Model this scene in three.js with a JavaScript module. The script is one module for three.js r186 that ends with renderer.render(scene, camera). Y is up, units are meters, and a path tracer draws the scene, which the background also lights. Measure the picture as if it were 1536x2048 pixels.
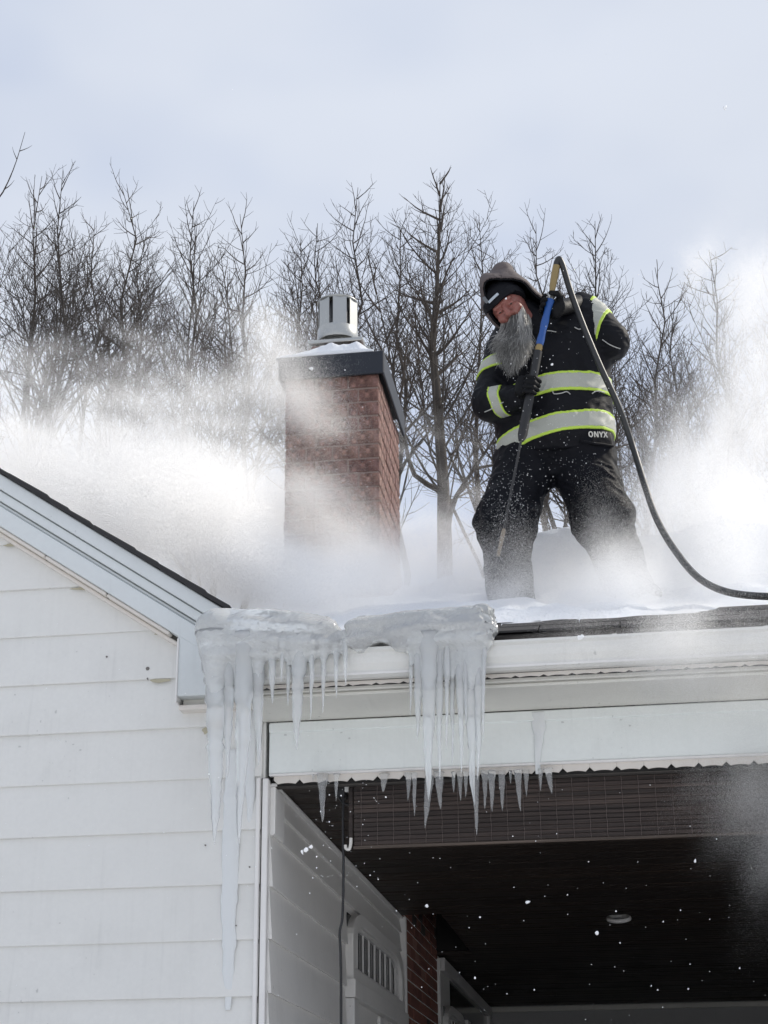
import * as THREE from 'three';
import { mergeGeometries } from 'three/addons/utils/BufferGeometryUtils.js';
import { ConvexGeometry } from 'three/addons/geometries/ConvexGeometry.js';
import { TextGeometry } from 'three/addons/geometries/TextGeometry.js';
import { FontLoader } from 'three/addons/loaders/FontLoader.js';

// ------------------------------------------------------------ camera, sky, sun, exposure
const scene = new THREE.Scene();
const FOCAL = 3315.2, W0 = 1536, H0 = 2048;                       // focal length in pixels of the 1536 x 2048 photograph
const camera = new THREE.PerspectiveCamera(2 * Math.atan(H0 / 2 / FOCAL) * 180 / Math.PI, W0 / H0, 0.1, 2000);
const EYE = new THREE.Vector3(0, 1.6, 6.4);
const pitch = 0.380744, yaw = -0.142055, roll = -0.0100854;
const fwd = new THREE.Vector3(Math.sin(yaw) * Math.cos(pitch), Math.sin(pitch), -Math.cos(yaw) * Math.cos(pitch));
const r0 = fwd.clone().cross(new THREE.Vector3(0, 1, 0)).normalize(), u0 = r0.clone().cross(fwd);
const camR = r0.clone().multiplyScalar(Math.cos(roll)).addScaledVector(u0, Math.sin(roll));
const camU = u0.clone().multiplyScalar(Math.cos(roll)).addScaledVector(r0, -Math.sin(roll));
camera.position.copy(EYE);
camera.quaternion.setFromRotationMatrix(new THREE.Matrix4().makeBasis(camR, camU, fwd.clone().negate()));
const renderer = new THREE.WebGLRenderer({ antialias: true });
renderer.toneMapping = THREE.LinearToneMapping;
renderer.toneMappingExposure = 1.0;
renderer.shadowMap.enabled = true;

// small tools used everywhere
let seedState = 7;
const reseed = (s) => { seedState = s | 0; };
const rnd = () => { seedState = (seedState + 0x6d2b79f5) | 0; let t = Math.imul(seedState ^ (seedState >>> 15), 1 | seedState); t = (t + Math.imul(t ^ (t >>> 7), 61 | t)) ^ t; return ((t ^ (t >>> 14)) >>> 0) / 4294967296; };
const rr = (a, b) => a + (b - a) * rnd();
const gauss = () => Math.sqrt(-2 * Math.log(1 - rnd() * 0.99999)) * Math.cos(6.28318530718 * rnd());
const V = (x, y, z) => new THREE.Vector3(x, y, z);
const clamp = (x, a, b) => Math.min(b, Math.max(a, x));
const smooth = (a, b, x) => { const t = clamp((x - a) / (b - a), 0, 1); return t * t * (3 - 2 * t); };
const hash3 = (x, y, z) => { let h = Math.imul(x | 0, 374761393) + Math.imul(y | 0, 668265263) + Math.imul(z | 0, 2147483647 - 1442695041); h = Math.imul(h ^ (h >>> 13), 1274126177); return ((h ^ (h >>> 16)) >>> 0) / 4294967296; };
const noise3 = (x, y, z) => {
  const ix = Math.floor(x), iy = Math.floor(y), iz = Math.floor(z), fx = x - ix, fy = y - iy, fz = z - iz;
  const u = fx * fx * (3 - 2 * fx), v = fy * fy * (3 - 2 * fy), w = fz * fz * (3 - 2 * fz), L = (a, b, t) => a + (b - a) * t;
  return L(L(L(hash3(ix, iy, iz), hash3(ix + 1, iy, iz), u), L(hash3(ix, iy + 1, iz), hash3(ix + 1, iy + 1, iz), u), v),
    L(L(hash3(ix, iy, iz + 1), hash3(ix + 1, iy, iz + 1), u), L(hash3(ix, iy + 1, iz + 1), hash3(ix + 1, iy + 1, iz + 1), u), v), w);
};
const fbm = (x, y, z, n = 4) => { let s = 0, a = 0.5, t = 0; for (let i = 0; i < n; i++) { s += a * noise3(x, y, z); t += a; a *= 0.5; x = x * 2.03 + 11.3; y = y * 2.03 + 5.1; z = z * 2.03 + 7.7; } return s / t; };

// sky: thin bright overcast with pale blue breaks low down
{
  const w = 1024, h = 512, d = new Float32Array(w * h * 4);
  for (let j = 0; j < h; j++) for (let i = 0; i < w; i++) {
    const el = ((j + 0.5) / h - 0.5) * Math.PI, az = ((i + 0.5) / w - 0.5) * 2 * Math.PI;
    const x = Math.cos(az) * Math.cos(el), y = Math.sin(el), z = Math.sin(az) * Math.cos(el);
    const k = 1 / (Math.abs(y) + 0.35);
    const n = fbm(x * k * 2.2 + 3.1, y * 3, z * k * 2.2 + 9.4, 5), m = fbm(x * k * 6 + 1, y * 9, z * k * 6, 4);
    let c = smooth(0.35, 0.62, n * 0.75 + m * 0.25 + 0.08 * smooth(0.5, 0.75, y));       // how much cloud
    c = clamp(c, 0, 1);
    const lum = 0.99 + 0.10 * (m - 0.5);
    const o = (j * w + i) * 4, cloud = [0.715, 0.765, 0.865], blue = [0.54, 0.625, 0.81];
    for (let q = 0; q < 3; q++) d[o + q] = (blue[q] + (cloud[q] - blue[q]) * c) * lum;
    d[o + 3] = 1;
  }
  const t = new THREE.DataTexture(d, w, h, THREE.RGBAFormat, THREE.FloatType);
  t.mapping = THREE.EquirectangularReflectionMapping; t.magFilter = THREE.LinearFilter; t.minFilter = THREE.LinearFilter; t.wrapS = THREE.RepeatWrapping; t.needsUpdate = true;
  scene.background = t; scene.environment = t;
}
const SUN_DIR = V(0.67, 0.66, -0.36).normalize();
const sun = new THREE.DirectionalLight(new THREE.Color(1, 0.93, 0.82), 3.55);
sun.name = 'sun';
sun.position.copy(SUN_DIR).multiplyScalar(40).add(V(0, 4, -1)); sun.target.position.set(0, 4, -1);
sun.castShadow = true; sun.shadow.radius = 4; sun.shadow.mapSize.set(2048, 2048);
Object.assign(sun.shadow.camera, { left: -22, right: 22, top: 22, bottom: -22, near: 1, far: 90 });
scene.add(sun, sun.target);

// a pixel of the photograph to a point on the plane z = depth (or x = , y = ): only for laying the place out to scale
const rayOf = (px, py) => camR.clone().multiplyScalar((px - W0 / 2) / FOCAL).addScaledVector(camU, -(py - H0 / 2) / FOCAL).add(fwd);
const at = (px, py, z) => { const d = rayOf(px, py); return EYE.clone().addScaledVector(d, (z - EYE.z) / d.z); };
const atX = (px, py, x) => { const d = rayOf(px, py); return EYE.clone().addScaledVector(d, (x - EYE.x) / d.x); };
const atY = (px, py, y) => { const d = rayOf(px, py); return EYE.clone().addScaledVector(d, (y - EYE.y) / d.y); };

// ------------------------------------------------------------ objects, names, labels
const taken = {};
const numbered = (n) => { const k = taken[n] = (taken[n] ?? -1) + 1; return k ? n + '_' + String(k).padStart(3, '0') : n; };
const shadowed = (m) => { m.castShadow = true; m.receiveShadow = true; return m; };
function thing(name, label, category, group, pos) {
  const o = new THREE.Group(); o.name = numbered(name); if (pos) o.position.copy(pos);
  o.userData = { label, category }; if (group) o.userData.group = group;
  scene.add(o); return o;
}
function part(name, geo, mat, parent, label) {
  const m = shadowed(new THREE.Mesh(geo, mat)); m.name = name; if (label) m.userData.label = label; parent.add(m); return m;
}
function single(name, geo, mat, label, category, group) {
  const m = shadowed(new THREE.Mesh(geo, mat)); m.name = numbered(name); m.userData = { label, category }; if (group) m.userData.group = group; scene.add(m); return m;
}
function node(name, parent) { const o = new THREE.Group(); o.name = name; parent.add(o); return o; }

// ------------------------------------------------------------ geometry tools
const bare = (g) => { const o = g.index ? g.toNonIndexed() : g; for (const k of Object.keys(o.attributes)) if (!['position', 'normal', 'uv'].includes(k)) o.deleteAttribute(k); o.morphAttributes = {}; return o; };
const merge = (list) => { const all = list.map(bare); return mergeGeometries(all); };
const box = (x0, x1, y0, y1, z0, z1) => { const g = new THREE.BoxGeometry(Math.abs(x1 - x0), Math.abs(y1 - y0), Math.abs(z1 - z0)); g.translate((x0 + x1) / 2, (y0 + y1) / 2, (z0 + z1) / 2); return uvMetres(g); };
function uvMetres(g) {                                            // box-mapped uv in metres
  const p = g.attributes.position, n = g.attributes.normal, uv = new Float32Array(p.count * 2);
  for (let i = 0; i < p.count; i++) {
    const ax = Math.abs(n.getX(i)), ay = Math.abs(n.getY(i)), az = Math.abs(n.getZ(i));
    const [a, b] = ax > ay && ax > az ? [p.getZ(i), p.getY(i)] : ay > az ? [p.getX(i), p.getZ(i)] : [p.getX(i), p.getY(i)];
    uv[i * 2] = a; uv[i * 2 + 1] = b;
  }
  g.setAttribute('uv', new THREE.BufferAttribute(uv, 2)); return g;
}
function chamfer(w, h, d, c) {                                    // box with cut edges, centred
  const pts = [];
  for (const sx of [-1, 1]) for (const sy of [-1, 1]) for (const sz of [-1, 1]) {
    const x = sx * w / 2, y = sy * h / 2, z = sz * d / 2;
    pts.push(V(x - sx * c, y - sy * c, z), V(x - sx * c, y, z - sz * c), V(x, y - sy * c, z - sz * c));
  }
  return uvMetres(bare(new ConvexGeometry(pts)));
}
function chamferAt(x0, x1, y0, y1, z0, z1, c = 0.004) { const g = chamfer(x1 - x0, y1 - y0, z1 - z0, c); g.translate((x0 + x1) / 2, (y0 + y1) / 2, (z0 + z1) / 2); return uvMetres(g); }
// profile [z, y] swept along x
function extrudeX(profile, x0, x1, smoothAngle) {
  const s = new THREE.Shape(profile.map(([z, y]) => new THREE.Vector2(-z, y)));
  const g = new THREE.ExtrudeGeometry(s, { depth: x1 - x0, bevelEnabled: false });
  g.rotateY(Math.PI / 2); g.translate(x0, 0, 0);
  return uvMetres(bare(g));
}
// tapered tube through points
function tube(pts, radii, sides = 6, capEnds = true) {
  const n = pts.length, pos = [], nor = [], idx = [], uv = [];
  const T = (i) => pts[Math.min(i + 1, n - 1)].clone().sub(pts[Math.max(i - 1, 0)]).normalize();
  let t0 = T(0), u = Math.abs(t0.y) < 0.9 ? V(0, 1, 0) : V(1, 0, 0); u.addScaledVector(t0, -u.dot(t0)).normalize();
  let len = 0;
  for (let i = 0; i < n; i++) {
    const t = T(i); u.addScaledVector(t, -u.dot(t)).normalize(); const v = t.clone().cross(u);
    const r = typeof radii === 'number' ? radii : radii[i];
    if (i) len += pts[i].distanceTo(pts[i - 1]);
    for (let k = 0; k < sides; k++) {
      const a = k / sides * 2 * Math.PI, c = Math.cos(a), s = Math.sin(a);
      const nx = u.x * c + v.x * s, ny = u.y * c + v.y * s, nz = u.z * c + v.z * s;
      pos.push(pts[i].x + nx * r, pts[i].y + ny * r, pts[i].z + nz * r); nor.push(nx, ny, nz); uv.push(k / sides * 0.2, len);
    }
    if (i) for (let k = 0; k < sides; k++) { const a = (i - 1) * sides + k, b = (i - 1) * sides + (k + 1) % sides; idx.push(a, b, a + sides, b, b + sides, a + sides); }
  }
  if (capEnds) for (const i of [0, n - 1]) {
    const c = pos.length / 3, t = T(i).multiplyScalar(i ? 1 : -1); pos.push(pts[i].x, pts[i].y, pts[i].z); nor.push(t.x, t.y, t.z); uv.push(0, len);
    for (let k = 0; k < sides; k++) { const a = i * sides + k, b = i * sides + (k + 1) % sides; i ? idx.push(a, b, c) : idx.push(b, a, c); }
  }
  const g = new THREE.BufferGeometry();
  g.setAttribute('position', new THREE.Float32BufferAttribute(pos, 3)); g.setAttribute('normal', new THREE.Float32BufferAttribute(nor, 3)); g.setAttribute('uv', new THREE.Float32BufferAttribute(uv, 2)); g.setIndex(idx);
  return g;
}
const curve = (pts, n) => new THREE.CatmullRomCurve3(pts, false, 'centripetal').getPoints(n);
// surface nets of a signed distance field
function nets(f, lo, hi, cell) {
  const nx = Math.ceil((hi.x - lo.x) / cell) + 1, ny = Math.ceil((hi.y - lo.y) / cell) + 1, nz = Math.ceil((hi.z - lo.z) / cell) + 1;
  const g = new Float32Array(nx * ny * nz), id = new Int32Array(nx * ny * nz).fill(-1), X = 1, Y = nx, Z = nx * ny;
  for (let k = 0, o = 0; k < nz; k++) for (let j = 0; j < ny; j++) for (let i = 0; i < nx; i++, o++) g[o] = f(lo.x + i * cell, lo.y + j * cell, lo.z + k * cell);
  const pos = [], idx = [], C = [0, X, Y, X + Y, Z, X + Z, Y + Z, X + Y + Z], E = [[0, 1], [0, 2], [0, 4], [1, 3], [1, 5], [2, 3], [2, 6], [4, 5], [4, 6], [3, 7], [5, 7], [6, 7]];
  for (let k = 0; k < nz - 1; k++) for (let j = 0; j < ny - 1; j++) for (let i = 0; i < nx - 1; i++) {
    const o = i + j * Y + k * Z; let inside = 0;
    for (const c of C) inside += g[o + c] < 0;
    if (!inside || inside === 8) continue;
    let x = 0, y = 0, z = 0, n = 0;
    for (const [a, b] of E) {
      const p = g[o + C[a]], q = g[o + C[b]]; if ((p < 0) === (q < 0)) continue;
      const t = p / (p - q); x += (a & 1) + ((b & 1) - (a & 1)) * t; y += ((a >> 1) & 1) + (((b >> 1) & 1) - ((a >> 1) & 1)) * t; z += (a >> 2) + ((b >> 2) - (a >> 2)) * t; n++;
    }
    id[o] = pos.length / 3; pos.push(lo.x + (i + x / n) * cell, lo.y + (j + y / n) * cell, lo.z + (k + z / n) * cell);
  }
  const quad = (a, b, c, d, flip) => { if (a < 0 || b < 0 || c < 0 || d < 0) return; flip ? idx.push(a, c, b, a, d, c) : idx.push(a, b, c, a, c, d); };
  for (let k = 1; k < nz - 1; k++) for (let j = 1; j < ny - 1; j++) for (let i = 1; i < nx - 1; i++) {
    const o = i + j * Y + k * Z, s = g[o] < 0;
    if (s !== g[o + X] < 0) quad(id[o - Y - Z], id[o - Z], id[o], id[o - Y], !s);
    if (s !== g[o + Y] < 0) quad(id[o - X - Z], id[o - X], id[o], id[o - Z], !s);
    if (s !== g[o + Z] < 0) quad(id[o - X - Y], id[o - Y], id[o], id[o - X], !s);
  }
  const e = cell * 0.4, nor = new Float32Array(pos.length), uv = new Float32Array(pos.length / 3 * 2);
  for (let i = 0; i < pos.length; i += 3) {
    const x = pos[i], y = pos[i + 1], z = pos[i + 2];
    const a = f(x + e, y, z) - f(x - e, y, z), b = f(x, y + e, z) - f(x, y - e, z), c = f(x, y, z + e) - f(x, y, z - e), l = Math.hypot(a, b, c) || 1;
    nor[i] = a / l; nor[i + 1] = b / l; nor[i + 2] = c / l; uv[i / 3 * 2] = x + 0.7 * z; uv[i / 3 * 2 + 1] = y + 0.3 * z;
  }
  const geo = new THREE.BufferGeometry();
  geo.setAttribute('position', new THREE.Float32BufferAttribute(pos, 3)); geo.setAttribute('normal', new THREE.BufferAttribute(nor, 3)); geo.setAttribute('uv', new THREE.BufferAttribute(uv, 2)); geo.setIndex(idx);
  return geo;
}
const seg = (a, b, ra, rb) => { const dx = b.x - a.x, dy = b.y - a.y, dz = b.z - a.z, l2 = dx * dx + dy * dy + dz * dz || 1e-9; return (x, y, z) => { const t = clamp(((x - a.x) * dx + (y - a.y) * dy + (z - a.z) * dz) / l2, 0, 1); return Math.hypot(x - a.x - dx * t, y - a.y - dy * t, z - a.z - dz * t) - (ra + (rb - ra) * t); }; };
const smin = (a, b, k) => { const h = Math.max(k - Math.abs(a - b), 0) / k; return Math.min(a, b) - h * h * k * 0.25; };
const smax = (a, b, k) => -smin(-a, -b, k);
const join = (list, k) => (x, y, z) => { let d = list[0](x, y, z); for (let i = 1; i < list.length; i++) d = smin(d, list[i](x, y, z), k); return d; };

// ------------------------------------------------------------ textures and materials
function tex(w, h, fn, srgb = true, rep) {
  const d = new Uint8Array(w * h * 4);
  for (let j = 0; j < h; j++) for (let i = 0; i < w; i++) { const c = fn(i / w, j / h, i, j), o = (j * w + i) * 4; for (let q = 0; q < 3; q++) d[o + q] = clamp(Math.round(255 * (Array.isArray(c) ? c[q] : c)), 0, 255); d[o + 3] = 255; }
  const t = new THREE.DataTexture(d, w, h); t.wrapS = t.wrapT = THREE.RepeatWrapping; t.magFilter = THREE.LinearFilter; t.minFilter = THREE.LinearFilter;
  if (srgb) t.colorSpace = THREE.SRGBColorSpace; if (rep) t.repeat.set(...rep); t.needsUpdate = true; return t;
}
// tiling fbm on a torus-like lattice: blend of shifted copies
const tile = (u, v, fx, fy, n, s) => { const a = fbm(u * fx + s, v * fy, s, n), b = fbm((u - 1) * fx + s, v * fy, s, n), c = fbm(u * fx + s, (v - 1) * fy, s, n), d = fbm((u - 1) * fx + s, (v - 1) * fy, s, n), U = smooth(0, 1, u), W = smooth(0, 1, v); return (a * (1 - U) + b * U) * (1 - W) + (c * (1 - U) + d * U) * W; };
const std = (color, roughness, o = {}) => { const m = new THREE.MeshStandardMaterial({ roughness, metalness: 0, ...o }); m.color.setRGB(...color); return m; };
const phys = (color, roughness, o = {}) => { const m = new THREE.MeshPhysicalMaterial({ roughness, metalness: 0, ...o }); m.color.setRGB(...color); return m; };
// painted aluminium: dust streaks that ran down, small specks
const paintTex = tex(512, 512, (u, v) => { const s = tile(u, v, 70, 3, 4, 2.3), m = tile(u, v, 6, 6, 5, 8.1), f = tile(u, v, 90, 90, 2, 4.4); const k = 0.985 - 0.05 * smooth(0.5, 0.9, s) * smooth(0.3, 0.8, m) - 0.02 * smooth(0.45, 0.8, m) - 0.03 * (f - 0.5) - (f > 0.79 && m > 0.5 ? 0.12 : 0); return [k, k * 0.997, k * 0.985]; }, true, [0.9, 0.9]);
const paintBump = tex(256, 256, (u, v) => 0.5 + 0.5 * (tile(u, v, 26, 5, 4, 5.5) - 0.5) + 0.3 * (tile(u, v, 3, 2, 3, 1.5) - 0.5), false, [1.3, 1.3]);
const M = {};
M.siding = std([0.735, 0.735, 0.725], 0.5, { map: paintTex, bumpMap: paintBump, bumpScale: 0.0022 });
M.sidingInner = std([0.82, 0.81, 0.80], 0.5, { map: paintTex, bumpMap: paintBump, bumpScale: 0.0025 });
M.trimBlue = std([0.655, 0.69, 0.71], 0.42, { map: paintTex, bumpMap: paintBump, bumpScale: 0.001 });
M.beam = std([0.78, 0.815, 0.815], 0.4, { map: paintTex, bumpMap: paintBump, bumpScale: 0.001 });
M.gutter = std([0.70, 0.70, 0.685], 0.35, { map: paintTex, bumpMap: paintBump, bumpScale: 0.0008 });
M.soffit = std([0.70, 0.69, 0.65], 0.5, { map: paintTex });
M.cream = std([0.72, 0.68, 0.64], 0.45, { map: paintTex });
M.white = std([0.78, 0.77, 0.77], 0.4, { map: paintTex });
M.dark = std([0.018, 0.017, 0.016], 0.8);
M.shingle = std([0.035, 0.034, 0.036], 0.95, { bumpMap: tex(256, 256, (u, v) => tile(u, v, 80, 80, 2, 3.3), false, [4, 4]), bumpScale: 0.004 });
M.weathered = std([0.10, 0.09, 0.085], 0.9, { map: tex(256, 256, (u, v) => { const a = tile(u, v, 5, 60, 4, 6.1), b = tile(u, v, 12, 12, 3, 2.2); const k = 0.55 + 0.5 * a - 0.35 * smooth(0.5, 0.8, b); return [k, k, k * 0.98]; }, true, [1, 6]) });
M.ceiling = [0, 1, 2, 3].map((i) => std([[0.058, 0.032, 0.019], [0.048, 0.027, 0.016], [0.070, 0.040, 0.023], [0.042, 0.024, 0.015]][i], 0.55, { map: null }));
const woodTex = tex(512, 256, (u, v) => { const g = tile(u, v, 4, 40, 5, 4.2), h = tile(u, v, 10, 120, 3, 9.3); const k = 0.45 + 0.8 * (g - 0.3) + 0.35 * (h - 0.5); return [k, k * 0.97, k * 0.93]; }, true, [0.6, 4]);
M.ceiling.forEach((m) => { m.map = woodTex; });
M.concrete = std([0.30, 0.29, 0.28], 0.9, { map: paintTex });
const snowBump = tex(512, 512, (u, v) => 0.6 * tile(u, v, 24, 24, 5, 3.7) + 0.4 * tile(u, v, 110, 110, 2, 1.1), false, [1.2, 1.2]);
M.snow = phys([0.76, 0.78, 0.81], 0.85, { bumpMap: snowBump, bumpScale: 0.012, specularIntensity: 0.4 });
M.ground = std([0.80, 0.805, 0.815], 0.9, { bumpMap: snowBump, bumpScale: 0.02 });
// ------------------------------------------------------------ ground
{
  const g = new THREE.PlaneGeometry(900, 900, 1, 1); g.rotateX(-Math.PI / 2); uvMetres(g);
  const m = shadowed(new THREE.Mesh(g, M.ground)); m.name = 'ground'; m.userData = { kind: 'structure', label: 'snow covered ground around the house' }; scene.add(m);
}
// ------------------------------------------------------------ the house
const house = thing('house', 'white clapboard house with gable, porch roof and brick chimney', 'house');
const CORNER = -1.405, CEIL = 3.062, WALLX = -1.39;
const PITCH = 5 / 12, EAVE_Z = 0.42, EAVE_Y = 3.5;
const roofY = (z) => z > -2 ? EAVE_Y + (EAVE_Z - z) * PITCH : EAVE_Y + (EAVE_Z + 2) * PITCH - (-2 - z) * 0.11;

// rake of the gable, laid out along its own direction
const RA = at(0, 985, 0.1), RB = at(410, 1235, 0.1);
const rakeE = RB.clone().sub(RA).normalize(), rakeN = V(-rakeE.y, rakeE.x, 0);
const rakeOff = (px, py) => at(px, py, 0.1).sub(RA).dot(rakeN), rakeAlong = (px, py) => at(px, py, 0.1).sub(RA).dot(rakeE);
const rakeM = new THREE.Matrix4().makeBasis(rakeE, rakeN, V(0, 0, 1)).setPosition(RA.x, RA.y, 0);
const rakeBox = (s0, s1, n0, n1, z0, z1) => { const g = chamferAt(s0, s1, n0, n1, z0, z1, 0.004); g.applyMatrix4(rakeM); return uvMetres(g); };
const rakeY = (x, n) => { const s = (x - RA.x - rakeN.x * n) / rakeE.x; return RA.y + rakeE.y * s + rakeN.y * n; };

// solid walls behind the cladding
{
  const s = new THREE.Shape();
  const nLow = rakeOff(0, 1030);
  s.moveTo(-8.4, 0); s.lineTo(CORNER, 0); s.lineTo(CORNER, 3.42); s.lineTo(-1.6, rakeY(-1.6, nLow)); s.lineTo(-5, rakeY(-5, nLow)); s.lineTo(-8.4, rakeY(-1.6, nLow)); s.closePath();
  const g = new THREE.ExtrudeGeometry(s, { depth: 0.2, bevelEnabled: false }); g.translate(0, 0, -0.2);
  const wall = part('gable_wall', uvMetres(bare(g)), M.siding, house);
  // lapped boards, each its own
  for (let k = -4; k < 10; k++) {
    const y0 = 3.5065 - 0.2117 * k, y1 = y0 + 0.2117;
    let xe = CORNER - 0.012;
    if (y0 > 3.40) xe = Math.min(xe, (() => { let x = -1.405; while (rakeY(x, rakeOff(0, 957)) < y1 + 0.016) x -= 0.01; return x; })());
    if (y0 > 3.38 && y0 < 3.7) xe = Math.min(xe, -1.66);
    const w = 0.0025 * Math.sin(k * 2.3);
    const prof = [[0.001, y1 + 0.012], [0.004, y1 + 0.012], [0.017 + w, y0 + 0.006], [0.0165 + w, y0 + 0.001], [0.012, y0 - 0.001], [0.001, y0 + 0.001]];
    part('siding_board', extrudeX(prof, -5.4, xe), M.siding, wall);
  }
  // end and back of that wing
  part('outer_wall', box(-8.4, -8.2, 0, 3.4, -9.6, -0.2), M.siding, house);
}
// small cracks, holes and stains on the clapboards are matter: short yellow moss streaks under the trim
{
  const moss = std([0.46, 0.43, 0.33], 0.9, { map: paintTex });
  for (const [px, py, w, h] of [[175, 1176, 70, 5], [330, 1265, 46, 7], [318, 1361, 40, 5], [22, 1090, 30, 4], [412, 1461, 14, 9]]) {
    const c = at(px, py, 0.018), l = w * 0.0021, t = h * 0.0021, pts = [];
    for (let i = 0; i < 12; i++) { const a = i / 12 * 6.283; pts.push(new THREE.Vector2(Math.cos(a) * l * (0.35 + 0.3 * hash3(i, px, 1)), Math.sin(a) * t * (0.5 + 0.5 * hash3(i, px, 2)))); }
    const g = new THREE.ExtrudeGeometry(new THREE.Shape(pts), { depth: 0.002, bevelEnabled: false }); g.translate(c.x, c.y, 0.0162);
    part('moss_stain', g, moss, house);
  }
  const hole = std([0.16, 0.15, 0.14], 0.9);
  for (const [px, py, r] of [[295, 1337, 6], [295, 1357, 3], [491, 1537, 4], [499, 1734, 2.5], [213, 1313, 2.5], [410, 1690, 2], [472, 1851, 2], [404, 1988, 2]]) {
    const c = at(px, py, 0.017), g = new THREE.CylinderGeometry(r * 0.0013, r * 0.0015, 0.012, 7); g.rotateX(Math.PI / 2); g.translate(c.x, c.y, 0.012); part('nail_hole', g, hole, house);
  }
}
// rake boards
{
  const S0 = -4.0, s = (px, py) => rakeAlong(px, py);
  const nTop = rakeOff(0, 949), n1 = rakeOff(0, 983), n2 = rakeOff(0, 1004), nb = rakeOff(0, 1052), nt = rakeOff(0, 1064);
  const rake = node('rake_trim', house);
  part('upper_rake_board', rakeBox(S0, s(448, 1222), n1 + 0.006, nTop, 0.0, 0.128), M.trimBlue, rake);
  part('middle_rake_board', rakeBox(S0, s(440, 1238), n2 + 0.004, n1 + 0.003, 0.0, 0.112), M.trimBlue, rake);
  part('shadow_groove', rakeBox(S0, s(436, 1252), n2 - 0.012, n2 + 0.001, 0.0, 0.094), M.trimBlue, rake);
  part('lower_rake_board', rakeBox(S0, s(436, 1300), nb, n2 - 0.014, 0.0, 0.106), M.trimBlue, rake);
  const bumps = [];
  for (let i = 0; i < 14; i++) { const c = s(352, 1268) - 0.36 - i * 0.336; bumps.push(rakeBox(c, c + 0.330, nb - 0.015, nb - 0.001, 0.0, 0.092)); }
  for (const b of bumps) part('soffit_tab', b, M.cream, rake);
  part('trim_channel', rakeBox(S0, s(356, 1272), nt - 0.009, nb - 0.016, 0.0, 0.058), M.cream, rake);
  part('gap_backing', rakeBox(S0, s(356, 1272), nb - 0.02, nb + 0.01, 0.0, 0.05), M.weathered, rake);
  // boxed eave return
  const a = at(357, 1275, 0.106), b = at(415, 1388, 0.106);
  const R = (x) => rakeY(x, nb) + 0.002;
  const q = new THREE.Shape([[a.x, b.y], [-1.44, b.y], [-1.44, R(-1.44)], [a.x, R(a.x)]].map((v) => new THREE.Vector2(...v)));
  const g = new THREE.ExtrudeGeometry(q, { depth: 0.103, bevelEnabled: true, bevelSize: 0.003, bevelThickness: 0.003, bevelSegments: 1 });
  const ret = part('eave_return', uvMetres(bare(g)), M.trimBlue, house);
  part('return_edge', chamferAt(a.x - 0.004, a.x - 0.002 + 0.006, b.y - 0.03, a.y - 0.004, 0.0, 0.112, 0.002), M.white, ret);
  part('return_channel', chamferAt(a.x + 0.002, -1.44, b.y - 0.052, b.y - 0.03, 0.0, 0.075, 0.004), M.cream, ret);
  part('return_sill', chamferAt(a.x + 0.012, -1.44, b.y - 0.03, b.y - 0.002, 0.0, 0.045, 0.003), M.soffit, ret);
  // shingle edge up the rake, course by course
  const sh = node('rake_shingles', house);
  reseed(11);
  const nSh = nTop + 0.004;
  let s1 = s(462, 1224);
  for (let i = 0; i < 30 && s1 > S0; i++) {
    const len = 0.128 + rr(-0.02, 0.02), t = 0.012 + rr(0, 0.008);
    const gg = chamferAt(s1 - len - 0.09, s1, 0, t, -0.25, 0.146 + rr(-0.006, 0.008), 0.002);
    gg.rotateZ(0.028); gg.translate(0, nSh - 0.028 * s1 + 0.002, 0); gg.applyMatrix4(rakeM); part('shingle', uvMetres(gg), M.shingle, sh); s1 -= len;
  }
  // roof of the gable wing
  const low = V(-1.45, rakeY(-1.45, nTop), 0), top = V(-5, rakeY(-5, nTop), 0), lf = V(-8.75, low.y - 0.1, 0);
  const rs = new THREE.Shape([[low.x, low.y - 0.11], [low.x, low.y], [top.x, top.y], [lf.x, lf.y], [lf.x, lf.y - 0.11], [top.x, top.y - 0.12]].map((v) => new THREE.Vector2(...v)));
  const rg = new THREE.ExtrudeGeometry(rs, { depth: 9.6, bevelEnabled: false }); rg.translate(0, 0, -9.6 - 0.004);
  part('gable_roof', uvMetres(bare(rg)), M.shingle, house);
}
// corner post and trim
{
  const post = node('corner_post', house);
  part('left_trim', chamferAt(CORNER - 0.030, CORNER - 0.014, 0, 3.075, 0.0, 0.026, 0.003), M.white, post);
  part('gap', chamferAt(CORNER - 0.014, CORNER - 0.006, 0, 3.075, -0.01, 0.006, 0.001), M.weathered, post);
  part('right_trim', chamferAt(CORNER - 0.006, CORNER + 0.018, 0, 3.071, -0.02, 0.022, 0.003), M.white, post);
  const a = at(516, 1432, 0.02), b = at(527, 1498, 0.02);
  part('upper_channel', chamferAt(a.x - 0.004, a.x + 0.006, b.y, a.y, 0.0, 0.022, 0.001), M.white, post);
  part('upper_gap', chamferAt(a.x + 0.006, a.x + 0.014, b.y, a.y, 0.0, 0.012, 0.001), M.dark, post);
}
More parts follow.
